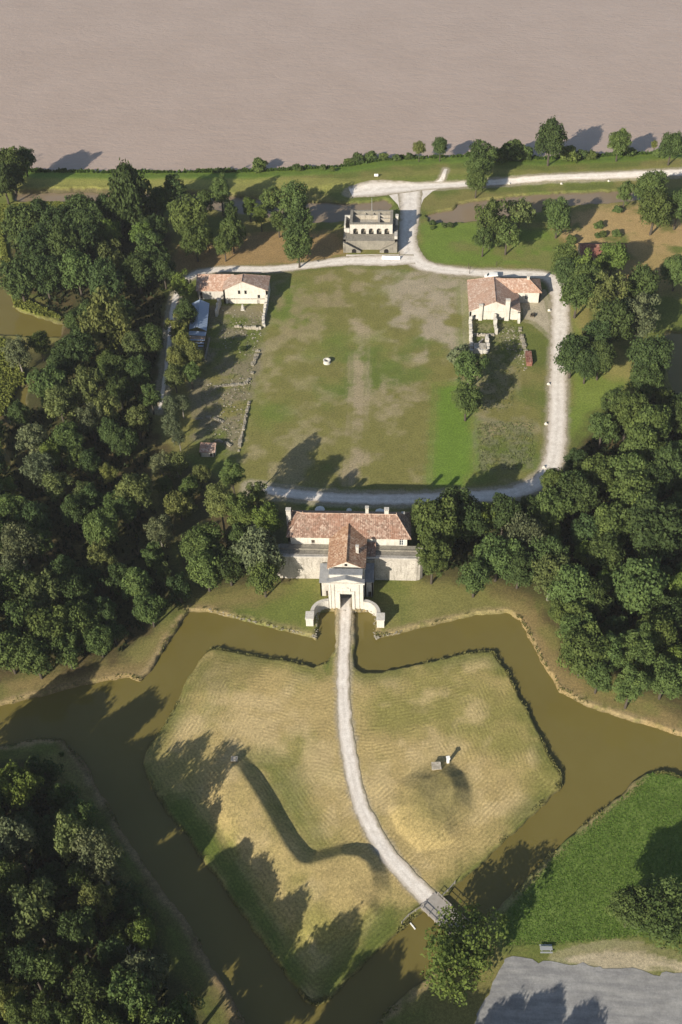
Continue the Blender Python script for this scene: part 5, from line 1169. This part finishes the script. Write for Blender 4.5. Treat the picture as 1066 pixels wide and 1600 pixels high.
bare_tree(14, 236, 16, 7, 'pale bare tree on the river bank at the upper left corner', 4)

# ================================================================== grass, reeds and rubble nobody could count
def tufts(name, polys, n, size, color, seed, z=0.0, blades=5, water_ok=False, lean=.5, patchy=False):
    rng = np.random.default_rng(seed); Vs = []; Ts = []
    pts = []
    for poly in polys:
        P_ = np.array(poly); x0, y0 = P_.min(0); x1, y1 = P_.max(0); m = int(n/len(polys)); tot = 0
        for _ in range(12):
            x = rng.uniform(x0, x1, m*2); y = rng.uniform(y0, y1, m*2); k = inside(x, y, poly); pts.append(np.stack([x[k], y[k]], 1)); tot += k.sum()
            if tot > m: break
        pts[-1] = pts[-1][:max(1, m)]
    A = np.concatenate(pts); h = height(A[:, 0], A[:, 1]); k = (h > -.75) if not water_ok else (h > -5); A, h = A[k], h[k]
    if patchy: q = fbm(A[:, 0], A[:, 1], 6, 3, 2) > .5; A, h = A[q], h[q]
    k = sdist(A[:, 0], A[:, 1], CAUSEWAY) < -1.0
    for rk, rp in ROADW.items(): k &= seg_dist(A[:, 0], A[:, 1], rp) > max(ROADS[rk][1])*.5
    A, h = A[k], h[k]
    for b in range(blades):
        m = len(A); a = rng.uniform(0, 6.28, m); s = size*rng.uniform(.5, 1.4, m); d = np.stack([np.cos(a), np.sin(a), np.zeros(m)], 1); nrm = np.stack([-np.sin(a), np.cos(a), np.zeros(m)], 1)
        base = np.stack([A[:, 0], A[:, 1], h-.05], 1)+nrm*(rng.uniform(-.5, .5, m)*size)[:, None]; w = (s*.38)[:, None]
        top = base+np.array([0, 0, 1])*s[:, None]+nrm*(rng.uniform(-1, 1, m)*lean*s)[:, None]
        V = np.stack([base-d*w, base+d*w, top+d*w*.55, top-d*w*.55], 1).reshape(-1, 3); Vs.append(V); Ts.append(np.repeat(np.clip(rng.normal(.5, .2, m), 0, 1), 4))
    V = np.concatenate(Vs); o = np_mesh(name, V, np.arange(len(V)).reshape(-1, 4), LEAF); attr(o.data, 'tone', 'FLOAT', np.concatenate(Ts)); o.color = (*color, 1); return o
def stuff(o, label, cat): return tag(o, label, cat, None, 'stuff')
def band(pts, w):                                     # polygon of a given width along a line
    L = []; Rr = []
    for i, p in enumerate(pts):
        a = Vector(pts[max(i-1, 0)]); b = Vector(pts[min(i+1, len(pts)-1)]); t = (b-a).normalized(); n = Vector((-t.y, t.x)); L.append(tuple(Vector(p)+n*w/2)); Rr.append(tuple(Vector(p)-n*w/2))
    return L+Rr[::-1]
stuff(tufts('meadow_grass', [GP([(1090, 1208), (1015, 1208), (868, 1335), (778, 1440), (790, 1478), (870, 1476), (1000, 1464), (1090, 1474)])], 14000, .17, (.10, .17, .028), 1, lean=1.8, blades=4), 'long lush green meadow grass between the moat and the car park', 'grass')
stuff(tufts('bank_scrub', [band(SHORE[1:-1], 5.0)], 7000, .8, (.055, .092, .018), 2, blades=4), 'rough green scrub along the river edge', 'scrub')
stuff(tufts('reeds', [GP([(-40, 325), (90, 318), (140, 322), (60, 338), (0, 350), (-40, 360)]), GP([(0, 350), (12, 400), (40, 470), (100, 498), (60, 492), (24, 478), (6, 420)]), GP([(0, 530), (30, 540), (40, 600), (10, 650), (-30, 650), (-30, 540)])], 6000, .9, (.16, .18, .04), 3), 'yellow green reeds around the pools at the left edge', 'reeds')
ib = [tuple(p) for p in ISLAND]+[tuple(ISLAND[0])]
ob = [tuple(p) for p in MOAT_OUT]+[tuple(MOAT_OUT[0])]
stuff(tufts('bank_grass', [band(ib[i:i+2], 1.3) for i in range(len(ib)-1)]+[band(ob[i:i+2], 1.6) for i in range(len(ob)-1)], 7000, .26, (.15, .145, .05), 4, blades=3, lean=1.6, patchy=True), 'rough grass fringe along the banks of the moat', 'grass')
stuff(tufts('garden_weeds', [GP([(745, 660), (832, 660), (838, 735), (748, 735)]), GP([(742, 500), (810, 500), (815, 560), (800, 640), (750, 640)]), GP([(318, 490), (410, 495), (395, 590), (370, 690), (320, 690), (310, 580)])], 2600, .3, (.14, .16, .06), 7, blades=3, lean=1.6), 'low weeds growing over the old garden plots', 'weeds')
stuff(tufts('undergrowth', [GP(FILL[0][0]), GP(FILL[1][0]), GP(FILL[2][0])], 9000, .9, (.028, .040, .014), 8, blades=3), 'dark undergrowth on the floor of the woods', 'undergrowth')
def rubble(name, polys, n, seed, m, label, smax=.4):
    r = random.Random(seed); mb = MB()
    for poly in polys:
        P_ = np.array(poly); x0, y0 = P_.min(0); x1, y1 = P_.max(0); got = 0
        while got < n/len(polys):
            x, y = r.uniform(x0, x1), r.uniform(y0, y1)
            if inside(np.array([x]), np.array([y]), poly)[0]: s = r.uniform(.12, smax); mb.stone((x, y, -.08), s, s*.8, s*.8, r.random()*3, r); got += 1
    return stuff(mb.build(name, M[m]), label, 'rubble')
rubble('rubble', [GP([(345, 485), (412, 485), (410, 520), (395, 560), (340, 540)]), GP([(325, 600), (395, 585), (378, 690), (320, 690)]), GP([(770, 505), (815, 512), (828, 590), (800, 560)])], 420, 9, 'oldrubble', 'scattered pale rubble around the ruined walls')
bp = [band(ob[i:i+2], .9) for i in range(10, 19)]
rubble('bank_stones', bp, 200, 10, 'oldrubble', 'rough stones along the fort side of the moat', .28)


# ================================================================== summer haze
hb = MB(); hb.box(-1000, 1000, -400, 3000, -9, 232)
hm = bpy.data.materials.new('haze'); hm.use_nodes = True; ht_ = hm.node_tree; ht_.nodes.clear()
ho_ = ht_.nodes.new('ShaderNodeOutputMaterial'); hv = ht_.nodes.new('ShaderNodeVolumePrincipled')
hv.inputs['Color'].default_value = (.80, .82, .88, 1); hv.inputs['Density'].default_value = .00006; hv.inputs['Anisotropy'].default_value = 0.0
ht_.links.new(hv.outputs[0], ho_.inputs['Volume'])
hz_o = hb.build('haze', hm); tag(hz_o, 'thin pale summer haze in the air over the fort', 'haze', None, 'stuff')
